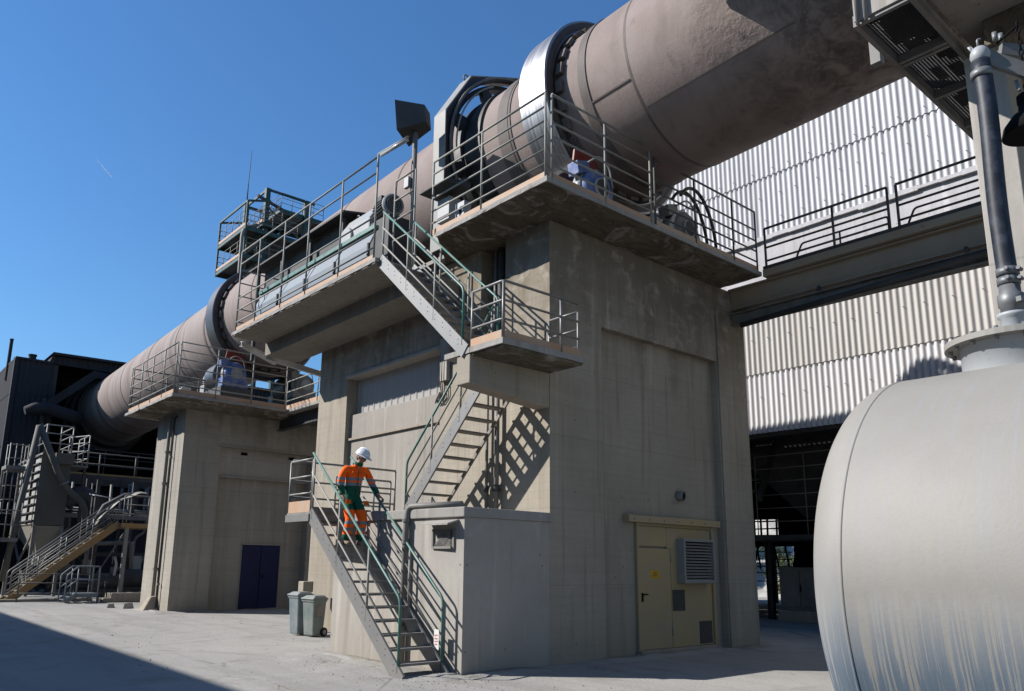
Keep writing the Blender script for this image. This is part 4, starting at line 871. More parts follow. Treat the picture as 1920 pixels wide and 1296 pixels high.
# ---------------------------------------------------------------- left stair and clutter
stair('long ochre stair climbing right in front of the bag filter', (5.30,32.3,0), (8.72,32.3,2.86), (0,1,0), .85, 15, sdepth=.26, mats=('ochre','galv','galv'), posts=5, rail_h=.95, hand_mat='galv', rails=3)
t = thing('stair_head_platform', 'ochre edged platform at the top of the long left stair', 'platform', (8.7,31.9,2.7))
MB().box((8.72,31.9,2.70),(11.5,34.0,2.86)).build('deck', 'ochre', t)
for x in (8.95,9.9): MB().bar((x,32.0,0),(x,32.0,2.7), .14,.14).build('column', 'galv', t)
railing('rail along the platform at the top of the long left stair', [(8.75,31.92,2.86),(11.3,31.92,2.86)], [0,.9,2.4], [.35,.7,1.05], 'steel')
# pale dusty cover sagging over the pipes above the platform
t = thing('draped_sheet', 'pale dusty sheet draped in folds above the stair head platform', 'dust sheet', (8.0,31.8,2.9))
m = MB(); vs = []; fs = []; n, k = 26, 14
for i in range(n+1):
    u = i/n
    for j in range(k+1):
        v = j/k; x = 7.95+1.75*u+.12*v; y = 32.3+1.5*v; z = 2.75+1.35*math.sin(u*1.5)**.75+.10*v+.05*math.sin(v*19+u*5)*(1-.4*u)+.03*math.sin(u*17+v*3); vs.append((x,y,z))
for i in range(n):
    for j in range(k): o_ = i*(k+1)+j; fs.append((o_,o_+k+1,o_+k+2,o_+1))
m.add(vs, fs, True); m.build('sheet', 'beige_steel', t, thick=.012)
MB().path([(7.95,32.9,2.7),(8.3,32.9,3.5),(9.0,32.9,3.95),(9.8,32.9,4.05)], .12, 10).build('covered_pipe', 'dark_steel', t)
t = thing('pipe_hood', 'small square hood with pale sloping lid behind the draped sheets', 'hood', (8.0,33.4,3.6))
MB().box((8.10,33.6,3.2),(8.6,34.2,3.95)).build('body', 'dark_steel', t); MB().hexa([(8.02,33.45,3.93),(8.7,33.45,3.86),(8.7,34.3,3.96),(8.02,34.3,4.03),(8.02,33.45,3.96),(8.7,33.45,3.89),(8.7,34.3,3.99),(8.02,34.3,4.06)]).build('lid', 'white_paint', t)
MB().bar((8.35,33.9,0),(8.35,33.9,3.2), .1,.1).build('stand', 'dark_steel', t)
t = thing('step_gantry', 'small pale blue two-railed step gantry under the long left stair', 'steps', (6.8,30.4,0))
MB().box((7.05,30.3,.28),(7.75,31.2,.34)).build('deck', 'cover_blue', t)
for i in range(2): MB().box((6.72+.16*i,30.35,.10+.09*i),(6.90+.16*i,31.15,.13+.09*i)).build('tread', 'cover_blue', t)
for y in (30.33,31.17):
    MB().path(fillet([(6.70,y,.05),(6.72,y,.95),(7.05,y,1.25),(7.75,y,1.25),(7.75,y,.0)], .05), .024, 8).build('handrail', 'cover_blue', t)
    MB().path([(6.71,y,.5),(7.05,y,.8),(7.75,y,.8)], .018, 8).build('mid_rail', 'cover_blue', t)
    MB().bar((6.72,y,.06),(7.08,y,.30), .02,.14).bar((7.06,y,.26),(7.78,y,.26), .02,.12).build('stringer', 'cover_blue', t)
    MB().tube((7.06,y,0),(7.06,y,1.24), .022).build('post', 'cover_blue', t)
railing('low dark rail in front of the pit behind the blue step gantry', [(5.4,31.6,0),(8.4,31.6,0)], [.1,1.4,2.9], [.3,.65,.95], 'rail_dark')
t = thing('low_kerb', 'low concrete kerb with stepped end along the dark plant edge', 'kerb', (5.0,30.0,0))
MB().box((8.28,30.6,0),(10.5,31.4,.32)).box((8.02,30.6,0),(8.279,31.4,.15)).build('block', 'concrete', t, bevel=.02); MB().box((2.0,31.9,0),(8.0,32.15,.09)).build('edge_strip', 'concrete', t, bevel=.01)
t = thing('dark_pump_set', 'cluster of dark pumps and pipes in the shade under the platform', 'machinery', (9.3,34.5,0))
for i,(x,y,z,r,l) in enumerate(((9.2,35,.6,.35,.9),(10.2,35.3,.7,.4,1.0),(8.6,36,.5,.3,.8))): MB().disc_cyl((x,y,z), (1,.2,0), r, l, 20, .05).build('pump_body', 'dark_steel', t); MB().box((x-.4,y-.3,0),(x+.4,y+.3,z-r*.8)).build('plinth', 'dark_steel', t)
MB().path(fillet([(8.6,36,.8),(8.6,36,2.1),(10.2,35.5,2.2),(10.2,35.3,1.1)], .2), .09, 10).build('pipe', 'steel', t)
MB().path(fillet([(9.25,34.3,1.6),(9.35,34.3,1.3),(9.30,34.3,.85)], .1), .05, 8).build('valve', 'white_paint', t)
t = thing('back_wall', 'dark plant wall closing the yard behind the bag filter', 'wall', (8.3,44.6,0)); MB().box((8.3,44.4,0),(30,44.6,5.1)).build('wall', 'clad', t)  # wall in the even dark cladding colour
t = thing('side_shed', 'low dark shed reaching past the left edge behind the ladders', 'shed', (2,44,0)); MB().box((2.5,41,0),(6.0,46,5.2)).build('wall', 'clad', t); MB().box((2.3,40.8,5.2),(6.2,46.2,5.33)).build('roof', 'clad', t)
# ---------------------------------------------------------------- green platform tower far behind
T = thing('platform_tower', 'green steel tower with stacked railed platforms behind the kiln', 'steel tower', (18,45,0))
X0,Y0,Y1 = 17.7,45.0,49.5
for x in (19.2,22.0):
    for y in (45.6,49.0): MB().bar((x,y,0),(x,y,25.4), .3,.3).build('column', 'green_steel', T)
def tdeck(z, x0, x1, y0, y1, nx=4):
    MB().box((x0,y0,z-.05),(x1,y1,z)).build('deck', 'dark_steel', T)
    m = MB()
    for y in (y0,y1): m.bar((x0,y,z-.18),(x1,y,z-.18), .08,.24)
    for i in range(4): xx = x0+(x1-x0)*i/3; m.bar((xx,y0+.05,z-.16),(xx,y1-.05,z-.16), .08,.2)
    m.build('edge_beam', 'green_steel', T)
    MB().box((x0-.03,y0+.05,z+.02),(x0-.005,y1,z+.2)).build('toe_board', 'toe', T)
    for h in (.4,.75,1.1): MB().path([(x1,y0,z+h),(x0,y0,z+h),(x0,y1,z+h),(x1,y1,z+h)], .022, 6).build('rail', 'steel', T)
    for k in range(5):
        yy = y0+(y1-y0)*k/4; MB().tube((x0,yy,z),(x0,yy,z+1.1), .025, 6).build('post', 'steel', T)
    for k in range(1,nx+1):
        xx = x0+(x1-x0)*k/nx
        for yy in (y0,y1): MB().tube((xx,yy,z),(xx,yy,z+1.1), .025, 6).build('post', 'steel', T)
tdeck(20.3, X0, 21.0, Y0, Y1); tdeck(22.2, X0, 21.2, Y0, Y1); tdeck(22.9, 18.9, 20.2, 45.3, 48.2, 2); tdeck(24.35, 20.2, 23.3, 45.6, 48.9)
for y in (Y0,Y1):
    MB().bar((X0,y,20.0),(X0,y,23.85), .11,.11).build('hanger', 'green_steel', T)
    MB().bar((X0,y,23.85),(19.2,y,24.3), .1,.12).build('brace', 'green_steel', T); MB().bar((X0,y,20.1),(19.2,y,22.0), .07,.07).build('brace', 'green_steel', T)
    MB().bar((19.2,y+(.6 if y < 46 else -.5),25.35),(22.6,y+(.6 if y < 46 else -.5),25.35), .12,.14).build('top_beam', 'green_steel', T)
MB().bar((X0,Y0,23.85),(X0,Y1,23.85), .1,.12).build('head_beam', 'green_steel', T)
MB().bar((19.2,45.6,25.35),(19.2,49.0,25.35), .12,.14).build('top_beam', 'green_steel', T)
for a,b in (((19.2,45.6,20.3),(22,45.6,22.1)),((22,45.6,20.3),(19.2,45.6,22.1)),((19.2,45.6,22.3),(22,45.6,24.2)),((22,45.6,22.3),(19.2,45.6,24.2)),((19.2,49,22.3),(22,49,24.2)),((19.2,45.6,17),(22,45.6,20))): MB().bar(a,b,.08,.08).build('brace', 'green_steel', T)
for (x,y,z,sx,sy,sz) in ((19.4,46.2,20.31,.9,1.2,.9),(20.2,47.6,20.31,.8,.9,1.3),(19.6,46.5,22.21,.8,1.0,.6),(18.4,47.8,20.31,.5,.6,.8),(21.0,46.8,24.36,.7,.8,.6)): MB().box((x,y,z),(x+sx,y+sy,z+sz)).build('equipment_box', 'dark_steel', T, bevel=.03)
for (x,y) in ((19.0,46.4),(20.4,46.0),(20.8,47.4),(18.3,46.2)): MB().tube((x,y,19.6),(x,y,22.9), .05, 8).build('riser', 'steel', T)
MB().bar((18.4,45.2,24.5),(23.0,47.8,24.9),.12,.18).build('crane_beam', 'dark_steel', T)
MB().path([(19.2,49.0,25.3),(19.2,49.0,27.2),(19.25,49.0,29.6)], [.05,.03,.015], 6).build('antenna', 'dark_steel', T)
t = thing('riser_pipe', 'pale bent pipe coming down beside the green tower', 'pipe', (17,45,17)); MB().path(fillet([(18.6,45.4,22.6),(17.5,45.0,21.9),(17.45,44.8,18.0),(17.45,44.8,0)], .8), .11, 10).build('pipe', 'steel', t)
# ---------------------------------------------------------------- sheeted hall on the right
H = thing('sheeted_hall', 'long hall clad in pale corrugated fibre cement sheets', 'industrial hall', (20,-4,0))
def sheet_wall(y0, y1, z0, z1, x, mat, name='wall_sheet', pitch=.162, amp=.032):
    n = int((y1-y0)/pitch*8); vs = []
    for i in range(n+1):
        y = y0+(y1-y0)*i/n; d = -amp*math.cos(2*math.pi*i/8)
        if (i//8) % 6 == 5: d *= .8
        vs += [(x+d,y,z0),(x+d,y,z1)]
    return MB().add(vs, [(2*i,2*i+2,2*i+3,2*i+1) for i in range(n)], True).build(name, mat, H)
sheet_wall(-6,24,5.32,7.10,20.03,'sheet'); sheet_wall(-6,24,7.04,8.68,20.0,'sheet_low')
sheet_wall(-6,24,11.12,13.05,20.03,'sheet'); sheet_wall(-6,24,12.98,15.0,20.0,'sheet'); sheet_wall(-6,24,14.94,17.0,19.97,'sheet')
bolt0 = None
for z,x in ((7.22,20.03),(8.05,20.0),(13.17,20.0),(12.35,20.03),(11.6,20.03),(6.35,20.03)):
    for i in range(14):
        y = 4.2+.162*int(i*3.7+z) + (.0 if x > 20.01 else .0)
        if bolt0 is None: bolt0 = MB().disc_cyl((0,0,0), (1,0,0), .010, .03, 6).build('fixing_bolt', 'dark_steel', H); bo = bolt0
        else: bo = bolt0.copy(); col.objects.link(bo)
        bo.parent = H; bo.matrix_parent_inverse = Matrix.Translation(-H.location); bo.location = (x-.042,y-y%.162+.002,z)
MB().box((20.08,-6,8.60),(20.3,24,11.2)).build('ring_beam', 'ring_beam', H)
m = MB()
for i in range(60):
    a = -6+i*.5; m.box((19.98,a,10.98+.05*rnd.random()),(20.079,a+.5,11.10+.05*rnd.random()))
m.build('mortar_seal', 'ring_beam', H)
MB().box((20.1,-6,17.0),(36,24,17.2)).build('roof', 'dark_steel', H)
MB().box((20.12,-6,5.22),(20.35,24,5.6)).build('lintel_beam', 'dark_steel', H)
# back wall of the hall with a ragged row of openings that show the sunlit quarry
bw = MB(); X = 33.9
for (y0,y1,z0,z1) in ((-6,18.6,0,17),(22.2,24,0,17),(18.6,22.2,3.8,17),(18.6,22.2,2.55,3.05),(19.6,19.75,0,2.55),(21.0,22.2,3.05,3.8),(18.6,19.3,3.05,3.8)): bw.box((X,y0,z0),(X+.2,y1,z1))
bw.build('back_wall', 'black', H)  # wall coloured black to paint the darkness inside the hall
lq = random.Random(8)
for k in range(9):
    y = 18.65+.36*k+lq.uniform(-.06,.06); MB().bar((X-.1,y,2.9),(X-.1,y+lq.uniform(-.05,.05),4.3), .07,.07).build('lattice_bar', 'black', H)
for k in range(4): z = 3.05+.33*k+lq.uniform(-.05,.05); MB().bar((X-.2,18.6,z),(X-.2,22.2,z+lq.uniform(-.04,.04)), .06,.06).build('lattice_bar', 'black', H)
for k in range(6):
    y = 18.7+.5*k; z0_ = lq.uniform(.9,1.6); MB().bar((X-.15,y,z0_),(X-.15,y+lq.uniform(-.5,.6),2.55), .06,.06).build('lattice_bar', 'black', H)
for k in range(5): z = 1.0+.32*k; MB().bar((X-.22,18.6,z),(X-.22,20.6,z+lq.uniform(-.05,.05)), .045,.045).build('lattice_bar', 'black', H)
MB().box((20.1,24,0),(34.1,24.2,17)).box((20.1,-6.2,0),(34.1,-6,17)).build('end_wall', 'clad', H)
for y in (2.6,7.2,12.6,17.0): MB().ibeam((20.3,y,0),(20.3,y,17), .4,.3,.03, (0,1,0)).build('column', 'dark_steel', H)
# kit inside
t = thing('grey_switch_cabinet', 'wide grey two-door switch cabinet standing in the dark hall', 'cabinet', (23,11.6,0))
MB().box((23.0,11.75,.35),(23.7,13.15,1.62)).build('case', 'steel', t, bevel=.01); MB().box((22.9,11.7,0),(23.8,13.2,.34)).build('plinth', 'concrete', t)
for y in (11.82,12.5): MB().box((22.97,y,.45),(22.999,y+.64,1.52)).build('door_leaf', 'steel', t, bevel=.006)
MB().box((22.95,12.44,.9),(22.969,12.48,1.1)).build('handle', 'black', t)
t = thing('hall_gantry', 'dark gantry with thin yellow rails inside the hall', 'platform', (22,11,2.7))
MB().box((22.0,10.6,2.42),(23.6,13.9,2.56)).build('deck', 'dark_steel', t)
for y in (10.8,13.7): MB().ibeam((23.4,y,0),(23.4,y,2.45), .18,.18,.02,(0,1,0)).build('column', 'dark_steel', t)
railing('thin yellowish rails of the gantry inside the dark hall', [(22.03,10.7,2.56),(22.03,13.2,2.56)], [0,.9,2.5], [.4,.8,1.2,1.6,2.0,2.4], 'beige_steel', r=.014)
t = thing('hall_hopper', 'large dark tapering hopper hanging in the hall', 'hopper', (25,12,3))
MB().hexa([(24.6,11.8,3.2),(25.6,11.8,3.2),(25.6,13.0,3.2),(24.6,13.0,3.2),(23.6,10.8,5.3),(26.8,10.8,5.3),(26.8,14.8,5.3),(23.6,14.8,5.3)]).box((23.6,10.8,5.302),(26.8,14.8,8.5)).build('bin', 'dark_steel', t)
for y in (10.9,14.7): MB().bar((23.7,y,0),(23.7,y,5.3), .2,.2).build('leg', 'dark_steel', t)
t = thing('hall_conveyor', 'dark inclined conveyor frame high inside the hall opening', 'conveyor', (22,13,4))
for y in (12.6,13.6): MB().bar((21.2,y,3.6),(24.5,y+1,6.4), .12,.22).build('side_frame', 'dark_steel', t)
for i in range(6): MB().bar((21.5+.5*i,12.6+.15*i,3.85+.42*i),(21.5+.5*i,13.6+.15*i,3.85+.42*i), .08,.08).build('idler', 'dark_steel', t)
MB().bar((21.4,13.1,0),(21.4,13.1,3.7), .14,.14).build('leg', 'dark_steel', t)
t = thing('steel_stair', 'dark open steel stair seen in silhouette against the bright gap in the hall', 'staircase', (30,17,0))
for y in (16.6,17.4): MB().bar((31,y,0),(33.5,y+.6,3.4), .08,.22).build('stringer', 'black', t)
for i in range(9): MB().box((31.15+.26*i,16.6+.06*i,.3+.36*i),(31.4+.26*i,17.4+.06*i,.34+.36*i)).build('tread', 'black', t)
MB().path(fillet([(31,16.6,.1),(31,16.6,1.1),(33.5,17.2,4.4)], .2), .05, 8).build('handrail', 'black', t)
# quarry slope and scrub beyond
hb = MB(); n = 24; vs = []; fs = []
for i in range(n+1):
    for j in range(13):
        y = 2+36*i/n; u = j/12; vs.append((40+16*u+rnd.uniform(-.4,.4), y+rnd.uniform(-.3,.3), -.05+9*u**1.2+(rnd.uniform(-.3,.3) if j else 0)))
for i in range(n):
    for j in range(12): fs.append((i*13+j,(i+1)*13+j,(i+1)*13+j+1,i*13+j+1))
struct(hb.add(vs, fs).build('quarry_slope', 'hill'))
def shrub(label, x, y, h, r, n, mat, seed):
    q = random.Random(seed); t = thing('shrub', label, 'bush', (x,y,0), 'scrub beyond the hall')
    st = MB()
    for i in range(6): a = q.uniform(0,6.28); st.path([(x,y,0),(x+.3*r*math.cos(a),y+.3*r*math.sin(a),h*.5),(x+.7*r*math.cos(a),y+.7*r*math.sin(a),h*.85)], [.03,.02,.008], 5)
    st.build('stem', 'bark', t); m = MB()
    for i in range(n):
        a = q.uniform(0,6.28); e = q.uniform(-.3,1.0); rr = r*(q.uniform(.3,1))**.6; c = V((x+rr*math.cos(a)*math.cos(e*.9), y+rr*math.sin(a)*math.cos(e*.9), h*.5+h*.5*math.sin(e*1.5)*q.uniform(.5,1)))
        s_ = q.uniform(.05,.13); u = V((q.uniform(-1,1),q.uniform(-1,1),q.uniform(-1,1))).normalized(); v = u.cross(V((q.uniform(-1,1),q.uniform(-1,1),1))).normalized(); m.add([c-u*s_, c+v*s_*.5, c+u*s_, c-v*s_*.5], [(0,1,2,3)])
    m.build('foliage', mat, t)
shrub('dry grassy bush at the foot of the quarry slope', 38.5, 21.6, .9, .8, 500, 'dry_leaf', 1)
shrub('green scrub bush higher behind the dry bush', 41.5, 23.2, 2.4, 1.3, 900, 'leaf', 2)
shrub('sparse olive bush left of the green scrub', 43, 25.2, 3.2, 1.5, 900, 'leaf', 5)
# ---------------------------------------------------------------- bridge from the pier to the near tower
t = thing('pipe_bridge', 'steel walkway bridge on plate girders running from the big pier to the right', 'footbridge', (14.7,2.6,7.0))
MB().box((14.72,2.3,7.86),(15.7,8.36,7.94)).build('deck', 'dark_steel', t)
MB().box((14.70,2.3,7.70),(14.86,8.36,7.858)).build('edge_beam', 'beam_dust', t)
MB().ibeam((14.95,2.3,7.43),(14.95,9.3,7.43), .5,.28,.03).build('girder', 'beam_dust', t)
MB().ibeam((15.55,2.3,7.43),(15.55,9.3,7.43), .5,.28,.03).build('girder', 'steel', t)
MB().ibeam((14.8,2.3,6.93),(14.8,9.2,6.93), .26,.22,.02).build('lower_beam', 'steel', t)
for y in (4.5,7.2): MB().bar((14.8,y,7.06),(14.8,y,7.20), .1,.06).build('hanger', 'dark_steel', t)
MB().tube((14.62,8.9,6.72),(14.62,2.4,7.02), .06, 10).build('pipe', 'dark_steel', t)
railing('dark railing along the near half of the walkway bridge', [(14.76,8.30,7.94),(14.76,5.72,7.94)], [0,1.5,2.58], [.12,.42,.86], 'rail_dark', r=.024)
railing('dark railing along the far half of the walkway bridge by the hose', [(14.76,5.55,7.94),(14.76,2.5,7.94)], [0,1.45,3.05], [.12,.42,.86], 'rail_dark', r=.024)
for a,b,lb in ((7.9,5.95,'low inner pipe rail with bent ends on the walkway bridge'),(5.6,3.0,'low inner pipe rail nearest the hose on the walkway bridge')):
    o_ = thing('hand_pipe', lb, 'pipe', (15.3,b,7.94)); MB().path(fillet([(15.3,a-.2,7.95),(15.3,a-.2,8.05),(15.3,a,8.15),(15.3,a-.15,8.45),(15.3,b,8.45),(15.3,b,7.95)], .06), .022, 8).build('pipe', 'rail_dark', o_)
    MB().tube((15.3,(a+b)/2,7.95),(15.3,(a+b)/2,8.44), .02).build('post', 'rail_dark', o_)
# ---------------------------------------------------------------- near tower
Nt = thing('near_tower', 'pale concrete column and slab of the nearest kiln pier at the right edge', 'concrete pier', (9.2,2.2,0))
MB().box((9.2,2.21,-.1),(9.75,2.605,7.30)).build('column', 'concrete_pale', Nt, bevel=.01)
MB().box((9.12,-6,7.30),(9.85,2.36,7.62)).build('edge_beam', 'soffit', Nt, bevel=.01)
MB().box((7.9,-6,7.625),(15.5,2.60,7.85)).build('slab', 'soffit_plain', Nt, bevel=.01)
MB().box((14.6,1.2,-.1),(15.3,2.2,7.62)).build('column', 'concrete', Nt)
gw = thing('grating_walkway', 'dark perforated grating walkway hung along the near slab', 'walkway', (7.95,2.6,7.5))
x0,x1,y0,y1,z = 7.97,12.2,2.66,3.24,7.50
MB().bar((x0,y1,z+.05),(x1,y1,z+.05),.05,.14).bar((x0,y0,z+.05),(x1,y0,z+.05),.05,.14).build('side_channel', 'steel', gw)
for x in (x0+.02,9.02,9.1,10.1,11.1,x1-.02): MB().bar((x,y0+.03,z+.04),(x,y1-.03,z+.04),.05,.12).build('cross_channel', 'steel', gw)
gm2 = MB(); x = x0+.06
while x < x1-.05:
    gm2.box((x,y0+.03,z+.085),(x+.012,y1-.03,z+.105)); x += .034
y = y0+.05
while y < y1-.04:
    gm2.box((x0+.05,y,z+.107),(x1-.05,y+.014,z+.118)); y += .034
gm2.build('grating', 'dark_steel', gw)
dq = random.Random(4); dm2 = MB()
for i in range(60):
    xx = dq.uniform(x0+.1,x1-.5); yy = dq.uniform(y0+.05,y1-.2)
    if 9.15 < xx < 10.0 and dq.random() < .8: continue
    dm2.box((xx,yy,z+.119),(xx+dq.uniform(.1,.4),yy+dq.uniform(.05,.2),z+.13+.01*dq.random()))
dm2.build('caked_dust', 'dirt', gw)
fa = MB(); fa.box((x0-.03,y0-2.6,z+.02),(x0-.005,y1,z+.42)); fa.build('fascia_plate', 'concrete_pale', gw)
for y in (y1-.05,y1-.14): MB().tube((x0-.06,y,z-.05),(x0-.06,y,z+1.3), .022, 8).build('rail_post', 'galv', gw)
for h in (.6,.9): MB().tube((x0-.06,y1-.05,z+h),(x0-.06,y0-3,z+h), .02, 8).build('rail', 'galv', gw)
# plate bracket over the near kiln shell
t = thing('shell_bracket', 'pale bolted steel bracket plate jutting over the near kiln shell', 'bracket', (8.6,5.6,10.9))
MB().hexa([(9.20,6.35,10.42),(9.20,6.02,10.60),(9.20,4.2,10.9),(9.20,6.5,10.62),(9.23,6.35,10.42),(9.23,6.02,10.60),(9.23,4.2,10.9),(9.23,6.5,10.62)]).build('plate', 'concrete_pale', t)
MB().box((9.231,3.5,10.75),(9.60,6.3,10.85)).build('shelf', 'steel', t)
MB().bar((9.4,3.6,7.86),(9.4,3.6,10.75), .12,.12).build('post', 'steel', t)
# ---------------------------------------------------------------- hose, lamp, braces
t = thing('filling_hose', 'thick blue-black rubber hose rising from the tank neck to the overhead arm', 'hose', (5.42,1.44,3.0))
MB().path([V((5.42+.006*math.sin(i*.45),1.44+.008*math.sin(i*.33),3.34+.082*i)) for i in range(20)], .056, 20).build('hose', 'hose', t)
for z,r in ((3.36,.063),(3.42,.063),(4.80,.064)): MB().lathe([(.05,-.025),(r,-.022),(r,.022),(.05,.025)], (5.42,1.44,z), (0,0,1), 20).build('clamp', 'hose_band', t)
for z in (3.36,3.42):
    for a in (3.4,4.4): MB().tube((5.42+.075*math.cos(a)-.03,1.44+.075*math.sin(a),z),(5.42+.075*math.cos(a)+.03,1.44+.075*math.sin(a),z), .012, 8).build('clamp_bolt', 'hose_band', t)
MB().lathe([(.045,3.14),(.062,3.14),(.062,3.19),(.072,3.20),(.072,3.27),(.058,3.28),(.058,3.33),(.045,3.33)], (5.42,1.44,0), (0,0,1), 24).build('coupling', 'hose_band', t)
MB().bar((5.34,1.38,3.215),(5.50,1.34,3.225), .03,.03).build('coupling_lever', 'hose_band', t)
MB().sphere((5.44,1.44,4.95), .06, 18, 10, (1,1,1.1)).build('top_cap', 'tank_paint', t)
MB().path(fillet([(5.42,1.44,5.0),(5.42,1.44,5.06),(5.43,1.42,5.06)], .02), .008, 6).build('hook', 'galv', t)
t = thing('hose_arm', 'overhead steel channel arms carrying the hose and lamp', 'support arm', (5.5,1.4,4.9))
MB().bar((5.44,1.42,4.93),(6.0,.72,4.42), .03,.10).build('arm', 'steel', t)
MB().bar((5.75,1.40,5.12),(6.6,.55,4.85), .05,.09).build('arm', 'steel', t)
MB().bar((6.0,.72,4.42),(6.0,.72,0), .1,.1).build('post', 'steel', t)
MB().bar((6.0,.72,4.42),(6.6,.55,4.85), .05,.05).build('tie', 'steel', t)
MB().tube((5.52,1.27,4.64),(5.60,1.30,4.76), .012, 8).build('pin', 'galv', t)
for p in ((5.66,1.40,5.15),(5.72,1.38,5.16)): MB().tube(p,(p[0],p[1],p[2]+.06), .016, 8).build('shackle_bolt', 'galv', t)
t = thing('pendant_lamp', 'black dome factory lamp hanging on a chain beside the hose', 'lamp', (5.66,1.30,4.4))
LC = V((5.66,1.265,4.49))
MB().lathe([(.055,.16),(.06,.06),(.10,.035),(.155,-.04),(.17,-.10),(.16,-.105),(.0,-.03)], LC, (0,0,1), 32).build('shade', 'black', t)
MB().disc_cyl(LC+V((0,0,.15)), (0,0,1), .062, .07, 20, .01).build('cap', 'black', t)
for i in range(13):
    c = LC+V((0,0,.20+.042*i)); a = (i % 2)*1.57; MB().path([c+V((math.cos(a)*.012*math.cos(u),math.sin(a)*.012*math.cos(u),.026*math.sin(u))) for u in [k*2*math.pi/8 for k in range(8)]], .005, 5, closed=True).build('chain_link', 'black', t)
MB().tube(LC+V((0,0,.70)), (5.69,1.40,5.14), .008, 6).build('hanger', 'black', t)
# ---------------------------------------------------------------- tank
Tk = thing('storage_tank', 'big dusty horizontal tank with blue-grey drip streaks in the right foreground', 'tank', (5.4,0,0))
tx,tz,tr,ys = 5.4,1.5,1.3,2.0
prof = [(tr,-3.2),(tr,ys)]
MB().lathe([(tr,-3.2+i*.26) for i in range(21)], (tx,0,tz), (0,1,0), 128).build('shell', 'tank', Tk)
hp = []
rk, dd = .24, .34
for i in range(9):
    a = i/8*R(72); hp.append((tr-rk+rk*math.cos(a), ys+rk*math.sin(a)))
r0,y0 = hp[-1]
for i in range(1,11):
    u = i/10; hp.append((r0*(1-u), y0+(dd-(y0-ys))*(1-(1-u)**2)))
MB().lathe(hp, (tx,0,tz), (0,1,0), 128).build('end_dome', 'tank', Tk)
MB().lathe([(tr-.01,ys-.012),(tr+.003,ys-.008),(tr+.003,ys+.008),(tr-.01,ys+.012)], (tx,0,tz), (0,1,0), 128, closed=True).build('weld_seam', 'tank', Tk)
nk = (5.42,1.44)
MB().lathe([(.30,2.70),(.30,2.955),(.31,2.956)], (nk[0],nk[1],0), (0,0,1), 48).build('manhole_neck', 'tank_paint', Tk)
mf = MB().lathe([(0,2.99),(.37,2.985),(.385,2.98),(.385,2.945),(.30,2.945)], (nk[0],nk[1],0), (0,0,1), 48, False).build('manhole_lid', 'tank', Tk)
for k in range(16):
    a = 2*math.pi*k/16; MB().tube((nk[0]+.35*math.cos(a),nk[1]+.35*math.sin(a),2.92),(nk[0]+.35*math.cos(a),nk[1]+.35*math.sin(a),3.0), .012, 6).build('lid_bolt', 'hose_band', mf)
MB().lathe([(.07,2.985),(.07,3.12),(.085,3.13),(.085,3.15),(.0,3.15)], (nk[0],nk[1],0), (0,0,1), 24).build('inlet_stub', 'tank_paint', Tk)
for y in (1.2,-2.2):
    MB().prism([(tx-.9,0),(tx+.9,0),(tx+.9,.62),(tx+.55,.33),(tx,.24),(tx-.55,.33),(tx-.9,.62)], 'y', y-.12, y+.12).build('saddle', 'concrete', Tk)
# ---------------------------------------------------------------- wheelie bins
def bin_(label, x, y, rz, body, h=.80):
    t = thing('wheelie_bin', label, 'wheelie bin', (x,y,0), 'wheelie bins by the annex')
    c, s_ = math.cos(rz), math.sin(rz)
    KB = .76
    def T(p): return (x+KB*(c*p[0]-s_*p[1]), y+KB*(s_*p[0]+c*p[1]), p[2])
    def hx(b0,b1,z0,z1,t0,t1): return [T((b0[0],b0[1],z0)),T((b1[0],b0[1],z0)),T((b1[0],b1[1],z0)),T((b0[0],b1[1],z0)),T((t0[0],t0[1],z1)),T((t1[0],t0[1],z1)),T((t1[0],t1[1],z1)),T((t0[0],t1[1],z1))]
    MB().hexa(hx((-.19,-.18),(.19,.20),.03,h-.06,(-.235,-.25),(.235,.24))).build('body', body, t, bevel=.025)
    MB().hexa(hx((-.25,-.27),(.25,.25),h-.075,h-.03,(-.25,-.27),(.25,.25))).build('rim', body, t, bevel=.008)
    m = MB(); m.hexa(hx((-.265,-.30),(.265,.27),h-.028,h+.01,(-.255,-.29),(.255,.26))); m.hexa(hx((-.25,-.26),(.25,.24),h+.01,h+.055,(-.17,-.17),(.17,.20))); m.build('lid', body, t, bevel=.012)
    MB().tube(T((-.2,.31,h-.02)),T((.2,.31,h-.02)), .018, 8).bar(T((-.18,.24,h-.03)),T((-.18,.31,h-.02)),.03,.03).bar(T((.18,.24,h-.03)),T((.18,.31,h-.02)),.03,.03).build('handle', body, t)
    for k in (-1,1):
        w_ = MB().disc_cyl(T((k*.22,.20,.095)), V(T((1,0,0)))-V(T((0,0,0))), .095, .05, 20, .01).build('wheel', 'rubber', t)
        MB().disc_cyl(T((k*.247,.20,.095)), V(T((1,0,0)))-V(T((0,0,0))), .05, .01, 16).build('hub', 'grey_paint', w_)
    return T, t
T_,tb = bin_('dusty green wheelie bin in front with a torn paper label', 8.36, 15.62, -1.3, 'bin_body')
MB().hexa([T_((.222,-.14,.42)),T_((.228,.10,.43)),T_((.236,.10,.43)),T_((.231,-.14,.42)),T_((.237,-.15,.64)),T_((.238,.12,.66)),T_((.246,.12,.66)),T_((.246,-.15,.64))]).build('paper_label', 'dirt', tb)
bin_('blue-grey wheelie bin standing half hidden behind the green one', 8.27, 16.1, -1.42, 'bin_blue', .86)
t = thing('concrete_post', 'square grey post with a block on top behind the wheelie bins', 'post', (8.6,16.6,0)); MB().box((8.60,16.6,0),(8.74,16.74,.88)).build('post', 'concrete', t); MB().box((8.54,16.54,.88),(8.80,16.80,1.12)).build('block', 'concrete', t, bevel=.02)
